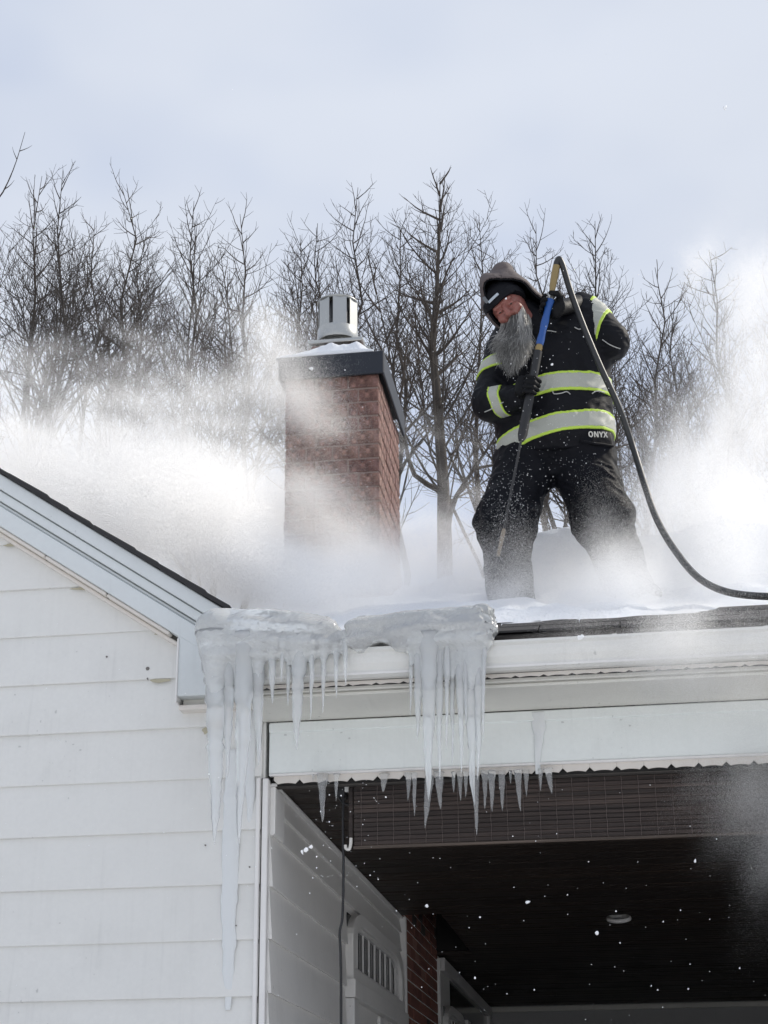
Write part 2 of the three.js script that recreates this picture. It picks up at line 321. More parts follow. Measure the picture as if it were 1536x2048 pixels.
// porch: side wall with lapped boards, brick, doors; back wall; ceiling
{
  const wall = part('porch_side_wall', box(-1.55, WALLX, 0, 3.3, -9.9, -0.21), M.sidingInner, house);
  const lap = (y0, y1, s0, s1) => {                              // profile [x, y] along z
    const sh = new THREE.Shape([[0.001, y1 + 0.01], [0.004, y1 + 0.01], [0.018, y0 + 0.005], [0.0175, y0], [0.001, y0 + 0.002]].map((v) => new THREE.Vector2(...v)));
    const g = new THREE.ExtrudeGeometry(sh, { depth: s1 - s0, bevelEnabled: false }); g.translate(WALLX, 0, -s1); return uvMetres(bare(g));
  };
  part('siding_board', lap(2.961, 3.045, 0.02, 3.79), M.sidingInner, wall);
  part('siding_board', lap(2.851, 2.961, 0.02, 3.79), M.sidingInner, wall);
  for (let k = 0; k < 8; k++) part('siding_board', lap(2.651 - 0.2 * k, 2.851 - 0.2 * k, 0.02, k === 0 ? 1.80 : 1.78), M.sidingInner, wall);
  part('top_trim', chamferAt(WALLX + 0.001, WALLX + 0.028, 3.046, CEIL - 0.002, -3.79, -0.02, 0.004), M.white, wall);
  part('corner_board', chamferAt(WALLX + 0.001, WALLX + 0.024, 2.855, 3.045, -0.2, -0.018, 0.003), M.sidingInner, wall);
  part('end_trim', chamferAt(WALLX + 0.002, WALLX + 0.045, 0, 3.058, -3.80, -3.765, 0.004), M.white, wall);
  // shape in the wall's own plane: u = distance from the front, extruded towards the porch
  const panel = (pts, x0, depth, holes = []) => {
    const s = new THREE.Shape(pts); s.holes = holes.map((h) => new THREE.Path(h));
    const g = new THREE.ExtrudeGeometry(s, { depth, bevelEnabled: true, bevelSize: 0.003, bevelThickness: 0.003, bevelSegments: 1, curveSegments: 8 }); g.rotateY(Math.PI / 2); g.translate(x0, 0, 0); return uvMetres(bare(g));
  };
  const arch = (u0, u1, y0, y1, r) => { const p = [new THREE.Vector2(u0, y0), new THREE.Vector2(u1, y0)]; for (let i = 0; i <= 8; i++) { const a = i / 8 * Math.PI / 2; p.push(new THREE.Vector2(u1 - r + r * Math.cos(a), y1 - r * 0.5 + r * 0.5 * Math.sin(a))); } for (let i = 0; i <= 8; i++) { const a = Math.PI / 2 + i / 8 * Math.PI / 2; p.push(new THREE.Vector2(u0 + r + r * Math.cos(a), y1 - r * 0.5 + r * 0.5 * Math.sin(a))); } return p; };
  const glass = phys([0.006, 0.007, 0.008], 0.12);
  const transom = (u0, u1, y0, y1, bars, x) => {
    const w = node('transom_window', house);
    part('window_frame', panel(arch(u0, u1, y0, y1, 0.32), x, 0.035, [arch(u0 + 0.09, u1 - 0.09, y0 + 0.055, y1 - 0.055, 0.28)]), M.sidingInner, w);
    part('inner_frame', panel(arch(u0 + 0.092, u1 - 0.092, y0 + 0.057, y1 - 0.057, 0.28), x, 0.016, [arch(u0 + 0.125, u1 - 0.125, y0 + 0.075, y1 - 0.075, 0.26)]), M.white, w);
    part('pane', box(x - 0.002, x + 0.003, y0 + 0.02, y1 - 0.02, -(u1 - 0.03), -(u0 + 0.03)), glass, w);
    for (let i = 0; i < bars; i++) { const u = u0 + 0.14 + (u1 - u0 - 0.28) * (i + 0.7) / bars; part('window_bar', chamferAt(x + 0.004, x + 0.014, y0 + 0.07, y1 - 0.065, -u - 0.016, -u + 0.016, 0.003), M.sidingInner, w); }
    return w;
  };
  transom(1.83, 3.70, 2.49, 2.835, 8, WALLX + 0.002);
  // door leaf and frame below it
  const door = node('porch_door', house);
  part('door_head', panel([new THREE.Vector2(1.80, 2.405), new THREE.Vector2(3.76, 2.405), new THREE.Vector2(3.76, 2.485), new THREE.Vector2(1.80, 2.485)], WALLX + 0.002, 0.05), M.sidingInner, door);
  part('door_jamb', chamferAt(WALLX + 0.002, WALLX + 0.05, 0, 2.40, -1.93, -1.80, 0.004), M.white, door);
  part('door_jamb', chamferAt(WALLX + 0.002, WALLX + 0.05, 0, 2.40, -3.76, -3.62, 0.004), M.white, door);
  part('door_leaf', box(WALLX + 0.002, WALLX + 0.02, 0, 2.40, -3.62, -1.93), M.sidingInner, door);
  part('door_pane', chamferAt(WALLX + 0.0205, WALLX + 0.026, 1.2, 2.30, -3.45, -2.12, 0.002), glass, door);
  part('door_stile', chamferAt(WALLX + 0.02, WALLX + 0.036, 0, 2.39, -2.86, -2.74, 0.003), M.sidingInner, door);
  // brick between the doors
  const brickIn = [[0.27, 0.115, 0.085], [0.21, 0.09, 0.07], [0.34, 0.18, 0.14], [0.09, 0.07, 0.062], [0.24, 0.125, 0.095]].map((c) => std(c, 0.9, { bumpMap: M.shingle.bumpMap, bumpScale: 0.002 }));
  const bw = part('brick_panel', box(-1.56, WALLX - 0.006, 0, 3.42, -5.73, -3.80), std([0.13, 0.115, 0.105], 0.95), house);
  reseed(5);
  const bg = [0, 1].map((i) => chamfer(0.02, 0.0635, 0.215, 0.003));
  for (let c = 0; c < 17; c++) for (let i = -1; i < 9; i++) {
    const u0 = 3.81 + i * 0.225 + (c % 2) * 0.1125, a = Math.max(u0, 3.81), b = Math.min(u0 + 0.215, 5.72); if (b - a < 0.03) continue;
    const whole = b - a > 0.214, m = part('brick', whole ? bg[c % 2] : chamfer(0.02, 0.0635, b - a, 0.003), brickIn[Math.floor(rnd() * rnd() * 4.99)], bw);
    m.position.set(WALLX - 0.003 + rr(-0.002, 0.002), 2.14 + c * 0.0742 + 0.032, -(a + b) / 2);
  }
  // second door further in
  const far = node('far_porch_door', house);
  part('wall_panel', panel([new THREE.Vector2(5.74, 0), new THREE.Vector2(9.7, 0), new THREE.Vector2(9.7, 3.04), new THREE.Vector2(5.74, 3.04)], WALLX + 0.003, 0.02), M.sidingInner, far);
  part('head_trim', chamferAt(WALLX + 0.026, WALLX + 0.06, 2.955, 3.045, -9.7, -5.74, 0.004), M.white, far);
  part('dark_pane', chamferAt(WALLX + 0.026, WALLX + 0.03, 2.62, 2.95, -9.5, -6.35, 0.001), glass, far);
  part('side_jamb', chamferAt(WALLX + 0.026, WALLX + 0.06, 0, 2.955, -9.72, -9.45, 0.004), M.white, far);
  transom(5.86, 7.15, 2.30, 2.745, 5, WALLX + 0.027);
  part('door_frame', chamferAt(WALLX + 0.031, WALLX + 0.07, 0, 2.74, -7.45, -7.25, 0.004), M.white, far);
  part('door_frame', chamferAt(WALLX + 0.031, WALLX + 0.07, 2.60, 2.66, -9.0, -7.45, 0.004), M.white, far);
  part('door_leaf', chamferAt(WALLX + 0.031, WALLX + 0.045, 0, 2.60, -9.0, -7.45, 0.004), glass, far);
  // back and right walls, floor
  part('porch_back_wall', box(-1.5, 3.4, 0, 3.42, -9.95, -9.785), std([0.42, 0.42, 0.43], 0.6, { map: paintTex }), house);
  part('back_wall_trim', chamferAt(-1.36, 3.2, CEIL - 0.05, CEIL - 0.006, -9.78, -9.755, 0.004), M.soffit, house);
  part('porch_right_wall', box(3.2, 3.4, 0, 3.6, -9.95, -0.1), M.sidingInner, house);
  part('porch_floor', box(-1.5, 3.2, 0.02, 0.1, -9.78, 0.3), std([0.26, 0.255, 0.25], 0.9), house);
  // ceiling of narrow dark boards, one raised bay beside the brick
  const ceil = part('porch_ceiling', merge([box(-1.39, 3.2, CEIL + 0.03, CEIL + 0.05, -3.80, -0.02), box(-1.13, 3.2, CEIL + 0.03, CEIL + 0.05, -5.73, -3.80), box(-1.39, 3.2, CEIL + 0.03, CEIL + 0.05, -9.78, -5.73), box(-1.39, -1.13, 3.36, 3.40, -5.73, -3.80), box(-1.13, -1.11, CEIL + 0.05, 3.40, -5.73, -3.80), box(-1.39, -1.13, CEIL + 0.05, 3.36, -3.80, -3.78), box(-1.39, -1.13, CEIL + 0.05, 3.36, -5.75, -5.73)]), M.dark, house);
  reseed(21);
  for (let k = 0; k < 97; k++) {
    const z1 = -0.05 - k * 0.1, z0 = z1 - 0.095, left = z0 < -3.80 && z1 > -5.73 ? -1.13 : WALLX + 0.002, dy = rr(-0.0015, 0.002);
    part('ceiling_board', chamferAt(left, 3.19, CEIL + dy, CEIL + 0.029, z0, z1, 0.003), M.ceiling[Math.floor(rnd() * 4)], ceil);
  }
}
// beam over the porch opening, soffit, gutter, roof edge
{
  const XR = 3.25;
  const beam = part('porch_beam', chamferAt(CORNER + 0.014, XR, 3.092, 3.262, -0.30, 0.0, 0.003), M.beam, house);
  part('beam_cap', chamferAt(CORNER + 0.014, XR, 3.258, 3.300, -0.20, 0.010, 0.004), M.beam, beam);
  part('beam_lip', chamferAt(CORNER + 0.016, XR, 3.083, 3.0925, -0.02, 0.006, 0.002), M.white, beam);
  // scalloped ends of the porch soffit panels under the beam
  const tab = (w, h) => { const s = new THREE.Shape(); s.moveTo(-w / 2, h); s.lineTo(w / 2, h); s.lineTo(w / 2, h * 0.55); s.lineTo(w / 2 - 0.016, 0.002); s.quadraticCurveTo(0, 0.011, -w / 2 + 0.016, 0.002); s.lineTo(-w / 2, h * 0.55); s.closePath(); const g = new THREE.ExtrudeGeometry(s, { depth: 0.004, bevelEnabled: false, curveSegments: 5 }); return uvMetres(bare(g)); };
  const T1 = tab(0.104, 0.034), T2 = tab(0.1055, 0.02), scal = node('porch_soffit', house);
  for (let i = 0; i < 44; i++) { const m = part('soffit_tab', T1, M.cream, scal); m.position.set(CORNER + 0.085 + i * 0.1045, 3.0495, -0.012); m.rotation.x = -0.12; }
  part('soffit_strip', box(CORNER + 0.02, XR, 3.044, 3.048, -0.07, -0.03), M.weathered, scal);
  part('dark_backing', box(CORNER + 0.02, XR, 3.05, 3.082, -0.06, -0.03), M.dark, scal);
  // eave soffit panels, each with its groove
  const sof = part('eave_soffit', box(-1.42, XR, 3.318, 3.33, 0.0, 0.36), M.soffit, house);
  { const x = -1.42; part('soffit_panel', chamferAt(x + 0.001, x + 4.66, 3.304, 3.317, 0.001, 0.352, 0.003), M.soffit, sof); }
  const fas = part('eave_fascia', chamferAt(-1.42, XR, 3.318, 3.47, 0.354, 0.372, 0.003), M.soffit, house);
  for (let i = 0; i < 46; i++) { const m = part('soffit_tab', T2, M.cream, fas); m.position.set(-1.37 + i * 0.1055, 3.322, 0.405); m.rotation.x = -0.3; }
  part('shadow_gap', box(-1.42, XR, 3.331, 3.345, 0.373, 0.400), M.dark, fas);
  const gut = node('gutter', house);
  part('trough', extrudeX([[0.374, 3.455], [0.377, 3.455], [0.378, 3.346], [0.435, 3.344], [0.447, 3.350], [0.449, 3.366], [0.4495, 3.371], [0.462, 3.392], [0.468, 3.415], [0.469, 3.432], [0.474, 3.436], [0.480, 3.441], [0.478, 3.450], [0.470, 3.453], [0.463, 3.449], [0.464, 3.440], [0.464, 3.418], [0.458, 3.395], [0.445, 3.372], [0.443, 3.352], [0.435, 3.348], [0.381, 3.350], [0.380, 3.459], [0.374, 3.459]], -1.52, XR), M.gutter, gut);
  part('front_lip', extrudeX([[0.4498, 3.352], [0.4535, 3.352], [0.4535, 3.360], [0.4498, 3.360]], -1.5, XR), M.white, gut);
  for (let i = 0; i < 9; i++) { const x = -1.2 + i * 0.55 + 0.1; part('gutter_strap', chamferAt(x, x + 0.018, 3.452, 3.456, 0.38, 0.47, 0.001), M.gutter, gut); }
  // grey box in the corner of the soffit
  const a = at(497, 1376, 0.01), b = at(607, 1403, 0.01), vent = node('soffit_vent', house);
  part('vent_box', chamferAt(a.x, b.x, b.y, 3.31 + 0.2, 0.001, 0.05, 0.003), M.soffit, vent);
  part('vent_edge', chamferAt(b.x, b.x + 0.008, b.y - 0.004, a.y, 0.001, 0.055, 0.002), M.dark, vent);
  part('vent_sill', chamferAt(a.x, b.x, b.y - 0.012, b.y - 0.002, 0.001, 0.06, 0.002), M.cream, vent);
  // roof deck and shingled edge
  const deck = new THREE.Shape([[-1.47, 0]].map(() => new THREE.Vector2()));
  const prof = [[EAVE_Z, EAVE_Y - 0.012], [EAVE_Z, EAVE_Y - 0.04], [0.35, EAVE_Y - 0.05], [-2, roofY(-2) - 0.16], [-10.2, roofY(-10.2) - 0.16], [-10.2, roofY(-10.2) - 0.012], [-2, roofY(-2) - 0.012]];
  part('porch_roof', extrudeX(prof, -1.49, 3.6), M.shingle, house);
  const edge = node('eave_shingles', house);
  reseed(31);
  part('drip_board', chamferAt(-1.5, 3.6, EAVE_Y - 0.046, EAVE_Y - 0.014, EAVE_Z - 0.05, EAVE_Z + 0.006, 0.003), M.weathered, edge);
  for (let c = 0; c < 3; c++) for (let i = 0; i < 17; i++) {
    const x0 = -1.49 + i * 0.305 + (c % 2) * 0.15, z1 = EAVE_Z + 0.014 - c * 0.14 + rr(-0.006, 0.008), g = chamfer(0.301, 0.007 + rr(0, 0.004), 0.2, 0.0015);
    g.rotateX(Math.atan(PITCH)); const m = part('shingle', g, M.shingle, edge); m.position.set(x0 + 0.15, roofY(z1 - 0.09) + 0.002 + c * 0.002, z1 - 0.09); m.rotation.z = rr(-0.004, 0.004);
  }
  part('back_gable', (() => { const s = extrudeX(prof.map(([z, y], i) => [z, y - 0.15]).concat([]), 3.4, 3.6); return s; })(), M.siding, house);
}
// ------------------------------------------------------------ chimney
{
  const z1 = -1.0, x0 = at(572, 745, z1).x, x1 = at(757, 740, z1).x, z0 = -1.735, yTop = at(757, 745, z1).y;
  const ch = node('chimney', house);
  const mortar = std([0.26, 0.195, 0.17], 0.95, { bumpMap: M.shingle.bumpMap, bumpScale: 0.003 });
  part('mortar', box(x0 + 0.006, x1 - 0.006, 3.6, yTop - 0.002, z0 + 0.006, z1 - 0.006), mortar, ch);
  const brickTex = tex(256, 256, (u, v) => { const a = tile(u, v, 14, 14, 4, 3.3), b = tile(u, v, 60, 60, 2, 7.3), c = tile(u, v, 5, 5, 3, 9.9); const k = 0.55 + 0.7 * (a - 0.2) + 0.25 * (b - 0.5), w = 0.5 * smooth(0.58, 0.75, c); return [k * (1 - w) + w * 0.95, k * (1 - w) + w * 1.0, k * (1 - w) + w * 1.05]; }, true, [3, 3]);
  const mats = [[0.33, 0.175, 0.142], [0.36, 0.20, 0.165], [0.29, 0.155, 0.13], [0.40, 0.235, 0.19], [0.34, 0.185, 0.155]].map((c) => std(c, 0.88, { map: brickTex, bumpMap: M.shingle.bumpMap, bumpScale: 0.004 }));
  reseed(77);
  const C = 0.0767, h = C - 0.009, w = x1 - x0, d = z1 - z0;
  const put = (cx, cz, lx, lz, y) => { const m = part('brick', chamfer(lx, h, lz, 0.004), mats[Math.floor(rnd() * 5)], ch); m.position.set(cx + rr(-0.0025, 0.0025), y, cz + rr(-0.0025, 0.0025)); m.rotation.y = rr(-0.006, 0.006); };
  for (let k = 0; k < 19; k++) {
    const y = yTop - 0.008 - h / 2 - k * C, dep = 0.1, j = 0.009;
    const row = (a, b, n, f) => { const l = (b - a - j * (n - 1)) / n; for (let i = 0; i < n; i++) f(a + l / 2 + i * (l + j), l); };
    if (k % 2 === 0) {
      row(x0, x1, 3, (c, l) => put(c, z1 - dep / 2, l, dep, y));
      row(z0, z1 - dep - j, 4, (c, l) => { put(x1 - dep / 2, c, dep, l, y); put(x0 + dep / 2, c, dep, l, y); });
    } else {
      row(x0 + dep + j, x1 - dep - j, 2, (c, l) => put(c, z1 - dep / 2, l, dep, y));
      row(z0, z1, 4, (c, l) => { put(x1 - dep / 2, c, dep, l, y); put(x0 + dep / 2, c, dep, l, y); });
    }
  }
  // dark metal band, cap, clay flue
  const metal = std([0.020, 0.024, 0.034], 0.45, { metalness: 0.3, map: paintTex });
  const bz = z1 + 0.035, bx0 = x0 - 0.032, bx1 = x1 + 0.032, yb = at(768, 745, bz).y, yt = at(768, 700, bz).y;
  const band = node('chimney_band', house);
  part('front_flashing', chamferAt(bx0, bx1, yb, yt, bz - 0.014, bz, 0.004), metal, band);
  part('right_flashing', chamferAt(bx1 - 0.014, bx1, yb + 0.002, yt + 0.002, z0 - 0.02, bz - 0.015, 0.004), metal, band);
  part('left_flashing', chamferAt(bx0, bx0 + 0.014, yb + 0.002, yt + 0.002, z0 - 0.02, bz - 0.015, 0.004), metal, band);
  part('band_cap', box(bx0 + 0.003, bx1 - 0.003, yt - 0.02, yt - 0.002, z0 - 0.02, bz - 0.003), metal, band);
  const zc = -1.35, f0 = at(622, 690, zc + 0.15), f1 = at(722, 690, zc + 0.15);
  const clay = std([0.24, 0.10, 0.07], 0.85, { map: brickTex });
  const flue = part('clay_flue', chamferAt(f0.x, f1.x, yt - 0.01, at(670, 688, zc + 0.15).y, zc - 0.17, zc + 0.15, 0.008), clay, house);
  const galv = std([0.44, 0.445, 0.43], 0.36, { metalness: 0.8 });
  const yf = at(670, 686, zc + 0.15).y, cx = (at(637, 640, zc).x + at(714, 640, zc).x) / 2, cr = (at(714, 640, zc).x - at(637, 640, zc).x) / 2;
  const cap = node('flue_cap', house);
  part('cap_plate', chamferAt(f0.x - 0.015, f1.x + 0.012, yf, yf + 0.02, zc - 0.18, zc + 0.165, 0.004), galv, cap);
  const lathe = (pts, n = 36) => { const g = new THREE.LatheGeometry(pts.map((v) => new THREE.Vector2(...v)), n); g.translate(cx, 0, zc); return g; };
  const yA = yf + 0.02, yR = at(676, 667, zc + cr).y, yP0 = at(676, 644, zc + cr).y, yP1 = at(676, 600, zc + cr * 0.5).y, yT = yP1 + 0.028;
  part('pipe_collar', lathe([[cr * 0.82, yA - 0.005], [cr * 0.80, yA + 0.02], [cr * 0.68, yA + 0.03], [cr * 0.66, yP0]]), galv, cap);
  part('ring', lathe([[cr * 0.95, yR + 0.004], [cr * 1.06, yR - 0.006], [cr * 1.04, (yR + yP0) / 2], [cr * 1.03, yP0], [cr * 0.9, yP0 + 0.004], [cr * 0.88, yP0]]), galv, cap);
  for (let i = 0; i < 7; i++) {                                   // flat wind panels with gaps between them
    const a0 = i / 7 * 6.283 - 1.64, span = 0.70, pts = [];
    const s = new THREE.Shape(); const q = 1;
    for (let k = 0; k <= q; k++) { const a = a0 + span * k / q; pts.push(new THREE.Vector2(Math.cos(a) * cr * 1.02, Math.sin(a) * cr * 1.02)); }
    for (let k = q; k >= 0; k--) { const a = a0 + span * k / q; pts.push(new THREE.Vector2(Math.cos(a) * cr * 0.98, Math.sin(a) * cr * 0.98)); }
    const g = new THREE.ExtrudeGeometry(new THREE.Shape(pts), { depth: yP1 - yP0, bevelEnabled: false }); g.rotateX(-Math.PI / 2); g.translate(cx, yP0, zc); part('wind_panel', bare(g), galv, cap);
  }
  part('inner_pipe', lathe([[cr * 0.52, yP0 - 0.02], [cr * 0.52, yP1]]), std([0.20, 0.205, 0.22], 0.5, { metalness: 0.6 }), cap);
  part('cap_top', lathe([[cr * 0.97, yP1 - 0.003], [cr * 1.045, yP1 + 0.001], [cr * 1.045, yP1 + 0.007], [cr * 0.8, yP1 + 0.017], [cr * 0.4, yT - 0.003], [0.0001, yT]]), galv, cap);
  const rod = V(cx + cr * 1.05, yA + 0.05, zc - 0.1);
  part('cap_clamp', tube([rod, rod.clone().add(V(0.05, 0.01, 0))], [0.012, 0.02], 8), galv, cap);
  // snow lying on the cap
  const s0 = V(bx0 - 0.02, yt - 0.03, z0), s1 = V(bx1 - 0.06, yt + 0.12, bz - 0.02);
  const snowTop = (x, z) => { const u = (x - bx0) / (bx1 - bx0), e = Math.min(smooth(-0.06, 0.5, u), smooth(0.93, 0.72, u)); return 0.004 + 0.085 * e * (0.75 + 0.6 * (fbm(x * 22, 1, z * 22, 3) - 0.35)) * smooth(bz + 0.005, bz - 0.05, z) + 0.012 * smooth(-0.06, 0.05, u); };
  const g = nets((x, y, z) => { const inx = Math.max(bx0 - 0.018 - x, x - (bx1 - 0.055), z0 - z, z - (bz - 0.004)); return Math.max(inx, (y - yt - snowTop(x, z)) * 0.8, yt + 0.001 - y); }, V(bx0 - 0.04, yt - 0.02, z0 - 0.02), V(bx1, yt + 0.13, bz + 0.02), 0.008);
  single('snow_ridge', g, M.snow, 'ridge of white snow lying on the dark chimney band', 'snow');
}
// ------------------------------------------------------------ things under the porch
{
  const shade = thing('bamboo_shade', 'dark brown rolled bamboo shade hanging across the porch opening', 'shade');
  const z = -0.075, xa = at(708, 1600, z).x, xb = 1.75, yt = 3.043, yb = at(1100, 1678, z).y;
  const cols = [[0.105, 0.078, 0.072], [0.085, 0.063, 0.058], [0.12, 0.09, 0.082]].map((c) => std(c, 0.75, { map: woodTex }));
  const n = 13, p = (yt - yb) / n; reseed(3);
  for (let i = 0; i < n; i++) { const y = yb + i * p, dz = rr(-0.002, 0.002); part('slat', chamferAt(xa, xb, y + 0.0016, y + p, z - 0.003 + dz, z + 0.003 + dz, 0.0015), cols[Math.floor(rnd() * 3)], shade); }
  part('backing_strip', box(xa + 0.01, xb, yb, yt, z - 0.012, z - 0.006), M.dark, shade);
  const cord = std([0.125, 0.10, 0.092], 0.9);
  for (let i = 0; i < 43; i++) { const x = xa + 0.03 + i * 0.0643, pts = []; for (let k = 0; k <= 13; k++) pts.push(V(x + 0.001 * Math.sin(k * 2 + i), yb + (yt - yb) * k / 13, z + 0.0045 + 0.002 * (k % 2))); part('cord', tube(pts, 0.0011, 4), cord, shade); }
  part('bottom_rail', chamferAt(xa - 0.004, xb, yb - 0.012, yb, z - 0.006, z + 0.008, 0.003), std([0.23, 0.185, 0.16], 0.7, { map: woodTex }), shade);
  part('end_stile', chamferAt(xa - 0.022, xa - 0.005, yb - 0.01, yt, z - 0.02, z + 0.002, 0.003), cols[1], shade);
  const h = at(697, 1690, z), wm = std([0.62, 0.60, 0.56], 0.5);
  part('hook', tube(curve([at(702, 1676, z + 0.01), at(701, 1690, z + 0.01), at(698, 1699, z + 0.01), at(692, 1697, z + 0.01), at(691, 1690, z + 0.01)], 12), 0.0065, 7), wm, shade);

  const fix = thing('flood_light', 'small black light fixture with white cube under the porch beam', 'light');
  const f = at(683, 1585, -0.11), bl = std([0.012, 0.012, 0.013], 0.5), fw = at(694, 1579, -0.09);
  part('housing', chamferAt(f.x - 0.028, f.x + 0.02, f.y - 0.02, f.y + 0.03, -0.16, -0.09, 0.006), bl, fix);
  part('sensor', chamferAt(fw.x - 0.009, fw.x + 0.009, fw.y - 0.010, fw.y + 0.012, -0.10, -0.082, 0.003), std([0.6, 0.6, 0.58], 0.4), fix);
  part('arm', tube([at(668, 1578, -0.12), at(684, 1605, -0.11), at(702, 1612, -0.1)], 0.004, 6), bl, fix);
  const c = curve([at(687, 1592, -0.11), at(686, 1640, -0.105), at(687, 1720, -0.1), at(686, 1800, -0.1), at(684, 1842, -0.1), at(679.5, 1862, -0.1), at(681, 1905, -0.1), at(682, 1960, -0.1), at(682, 2040, -0.1), at(682, 2120, -0.1), V(at(682, 2120, -0.1).x, 0.1, -0.1)], 60);
  single('cable', tube(c, 0.0052, 8), std([0.016, 0.016, 0.018], 0.5), 'black cable hanging down in front of the porch side wall', 'cable');

  const lamp = thing('recessed_light', 'round white recessed light, unlit, in the dark porch ceiling', 'light');
  const lc = atY(1237, 1828, CEIL);
  const lat = (pts) => { const g = new THREE.LatheGeometry(pts.map((v) => new THREE.Vector2(...v)), 32); g.rotateX(0.38); g.translate(lc.x, CEIL - 0.026, lc.z); return g; };
  part('trim_ring', lat([[0.076, -0.002], [0.074, -0.010], [0.058, -0.016], [0.050, -0.014], [0.047, -0.004], [0.060, 0.012], [0.072, 0.010], [0.076, -0.002]]), M.white, lamp);
  part('reflector', lat([[0.046, -0.006], [0.04, -0.016], [0.025, -0.022], [0.0001, -0.024]]), std([0.5, 0.48, 0.5], 0.4), lamp);
}
// ------------------------------------------------------------ snow on the roof
{
  const g = new THREE.PlaneGeometry(4.9, 2.42, 150, 80), p = g.attributes.position, uv = g.attributes.uv;
  for (let i = 0; i < p.count; i++) {
    const x = p.getX(i) + 0.95, z = -p.getY(i) - 0.92;
    const edge = smooth(0.27, 0.12, z - 0.05 * (noise3(x * 9, 2, 3) - 0.5)), n = fbm(x * 5, 3.3, z * 5, 4);
    const hump = 0.05 * Math.exp(-(((x + 0.72) / 0.14) ** 2) - ((z + 1.6) / 0.3) ** 2) + 0.05 * Math.exp(-(((x + 0.85) / 0.1) ** 2) - ((z + 1.4) / 0.2) ** 2);
    const t = edge * (1 - 0.75 * smooth(0.2, 0.5, x) * smooth(-0.7, -0.3, z)) * (0.012 + 0.05 * smooth(0.35, 0.65, n) * smooth(0.3, -0.5, z) + 0.03 * (fbm(x * 16, 7, z * 16, 3) - 0.35) * smooth(0.2, 0.0, z) + hump) - 0.012 * (1 - edge);
    p.setXYZ(i, x, roofY(z) + t, z); uv.setXY(i, x, z);
  }
  g.computeVertexNormals();
  const m = single('roof_snow', g, M.snow, 'thin trampled snow lying on the porch roof', 'snow'); m.userData.kind = 'stuff';
  // the uncleared snow, cut with a shovel
  const top = (x) => { const a = at(1100, 1070, -1.15).y, b = at(1536, 1042, -1.15).y; return a + (b - a) * smooth(-0.2, 0.7, x); };
  const f = (x, y, z) => {
    const n = fbm(x * 6, y * 6, z * 6, 4) - 0.5, n2 = fbm(x * 20, y * 20, z * 20, 3) - 0.5;
    const left = -0.45 - x + 0.1 * (z + 1.1), front = z + 1.10 + 0.10 * (y - 4.4), back = -2.05 - z, up = (y - top(x) - 0.06 * (z + 1.15) + 0.03 * Math.sin(x * 9)) * 0.9;
    return smax(smax(smax(left, front, 0.06), up, 0.08), Math.max(back, roofY(z) - 0.02 - y), 0.03) + 0.07 * n + 0.022 * n2;
  };
  single('snow_bank', nets(f, V(-0.6, 3.95, -2.15), V(2.6, 4.95, -0.95), 0.019), M.snow, 'high bank of white snow with a shovelled face behind the man', 'snow');
}
// ------------------------------------------------------------ ice over the gutter
// icicles as [top x, top y, tip x, tip y, width] in the photograph
const LEFT_ICE = [[430, 1290, 432, 1690, 54], [461, 1295, 455, 1560, 30], [488, 1290, 478, 1690, 44], [515, 1295, 517, 1530, 34], [543, 1300, 545, 1408, 20], [566, 1300, 563, 1365, 11], [577, 1300, 576, 1412, 15], [600, 1296, 593, 1500, 36], [624, 1305, 622, 1440, 12], [648, 1305, 646, 1425, 14], [672, 1310, 673, 1395, 13], [690, 1300, 691, 1372, 12]];
const RIGHT_ICE = [[822, 1295, 821, 1432, 10], [840, 1290, 835, 1480, 26], [858, 1290, 855, 1600, 38], [880, 1290, 879, 1560, 20], [893, 1292, 893, 1500, 14], [906, 1292, 904, 1530, 16], [921, 1290, 922, 1545, 22], [940, 1290, 947, 1610, 34], [957, 1292, 955, 1560, 24], [967, 1292, 966, 1480, 12], [872, 1292, 869, 1440, 14], [931, 1292, 931, 1450, 14]];
M.ice = phys([0.96, 0.975, 0.97], 0.11, { transmission: 0.6, thickness: 0.1, ior: 1.31, bumpMap: tex(256, 256, (u, v) => 0.6 * tile(u, v, 9, 22, 4, 5.2) + 0.4 * tile(u, v, 40, 40, 2, 1.9), false, [3, 3]), bumpScale: 0.009, attenuationColor: new THREE.Color(0.93, 0.965, 0.965), attenuationDistance: 0.6 });
M.milky = phys([0.93, 0.945, 0.945], 0.09, { transmission: 0.68, thickness: 0.05, ior: 1.31 });
M.frost = phys([0.80, 0.82, 0.82], 0.25, { transmission: 0.15, thickness: 0.02, ior: 1.31 });
M.clear = phys([0.96, 0.97, 0.97], 0.07, { transmission: 0.84, thickness: 0.03, ior: 1.31 });
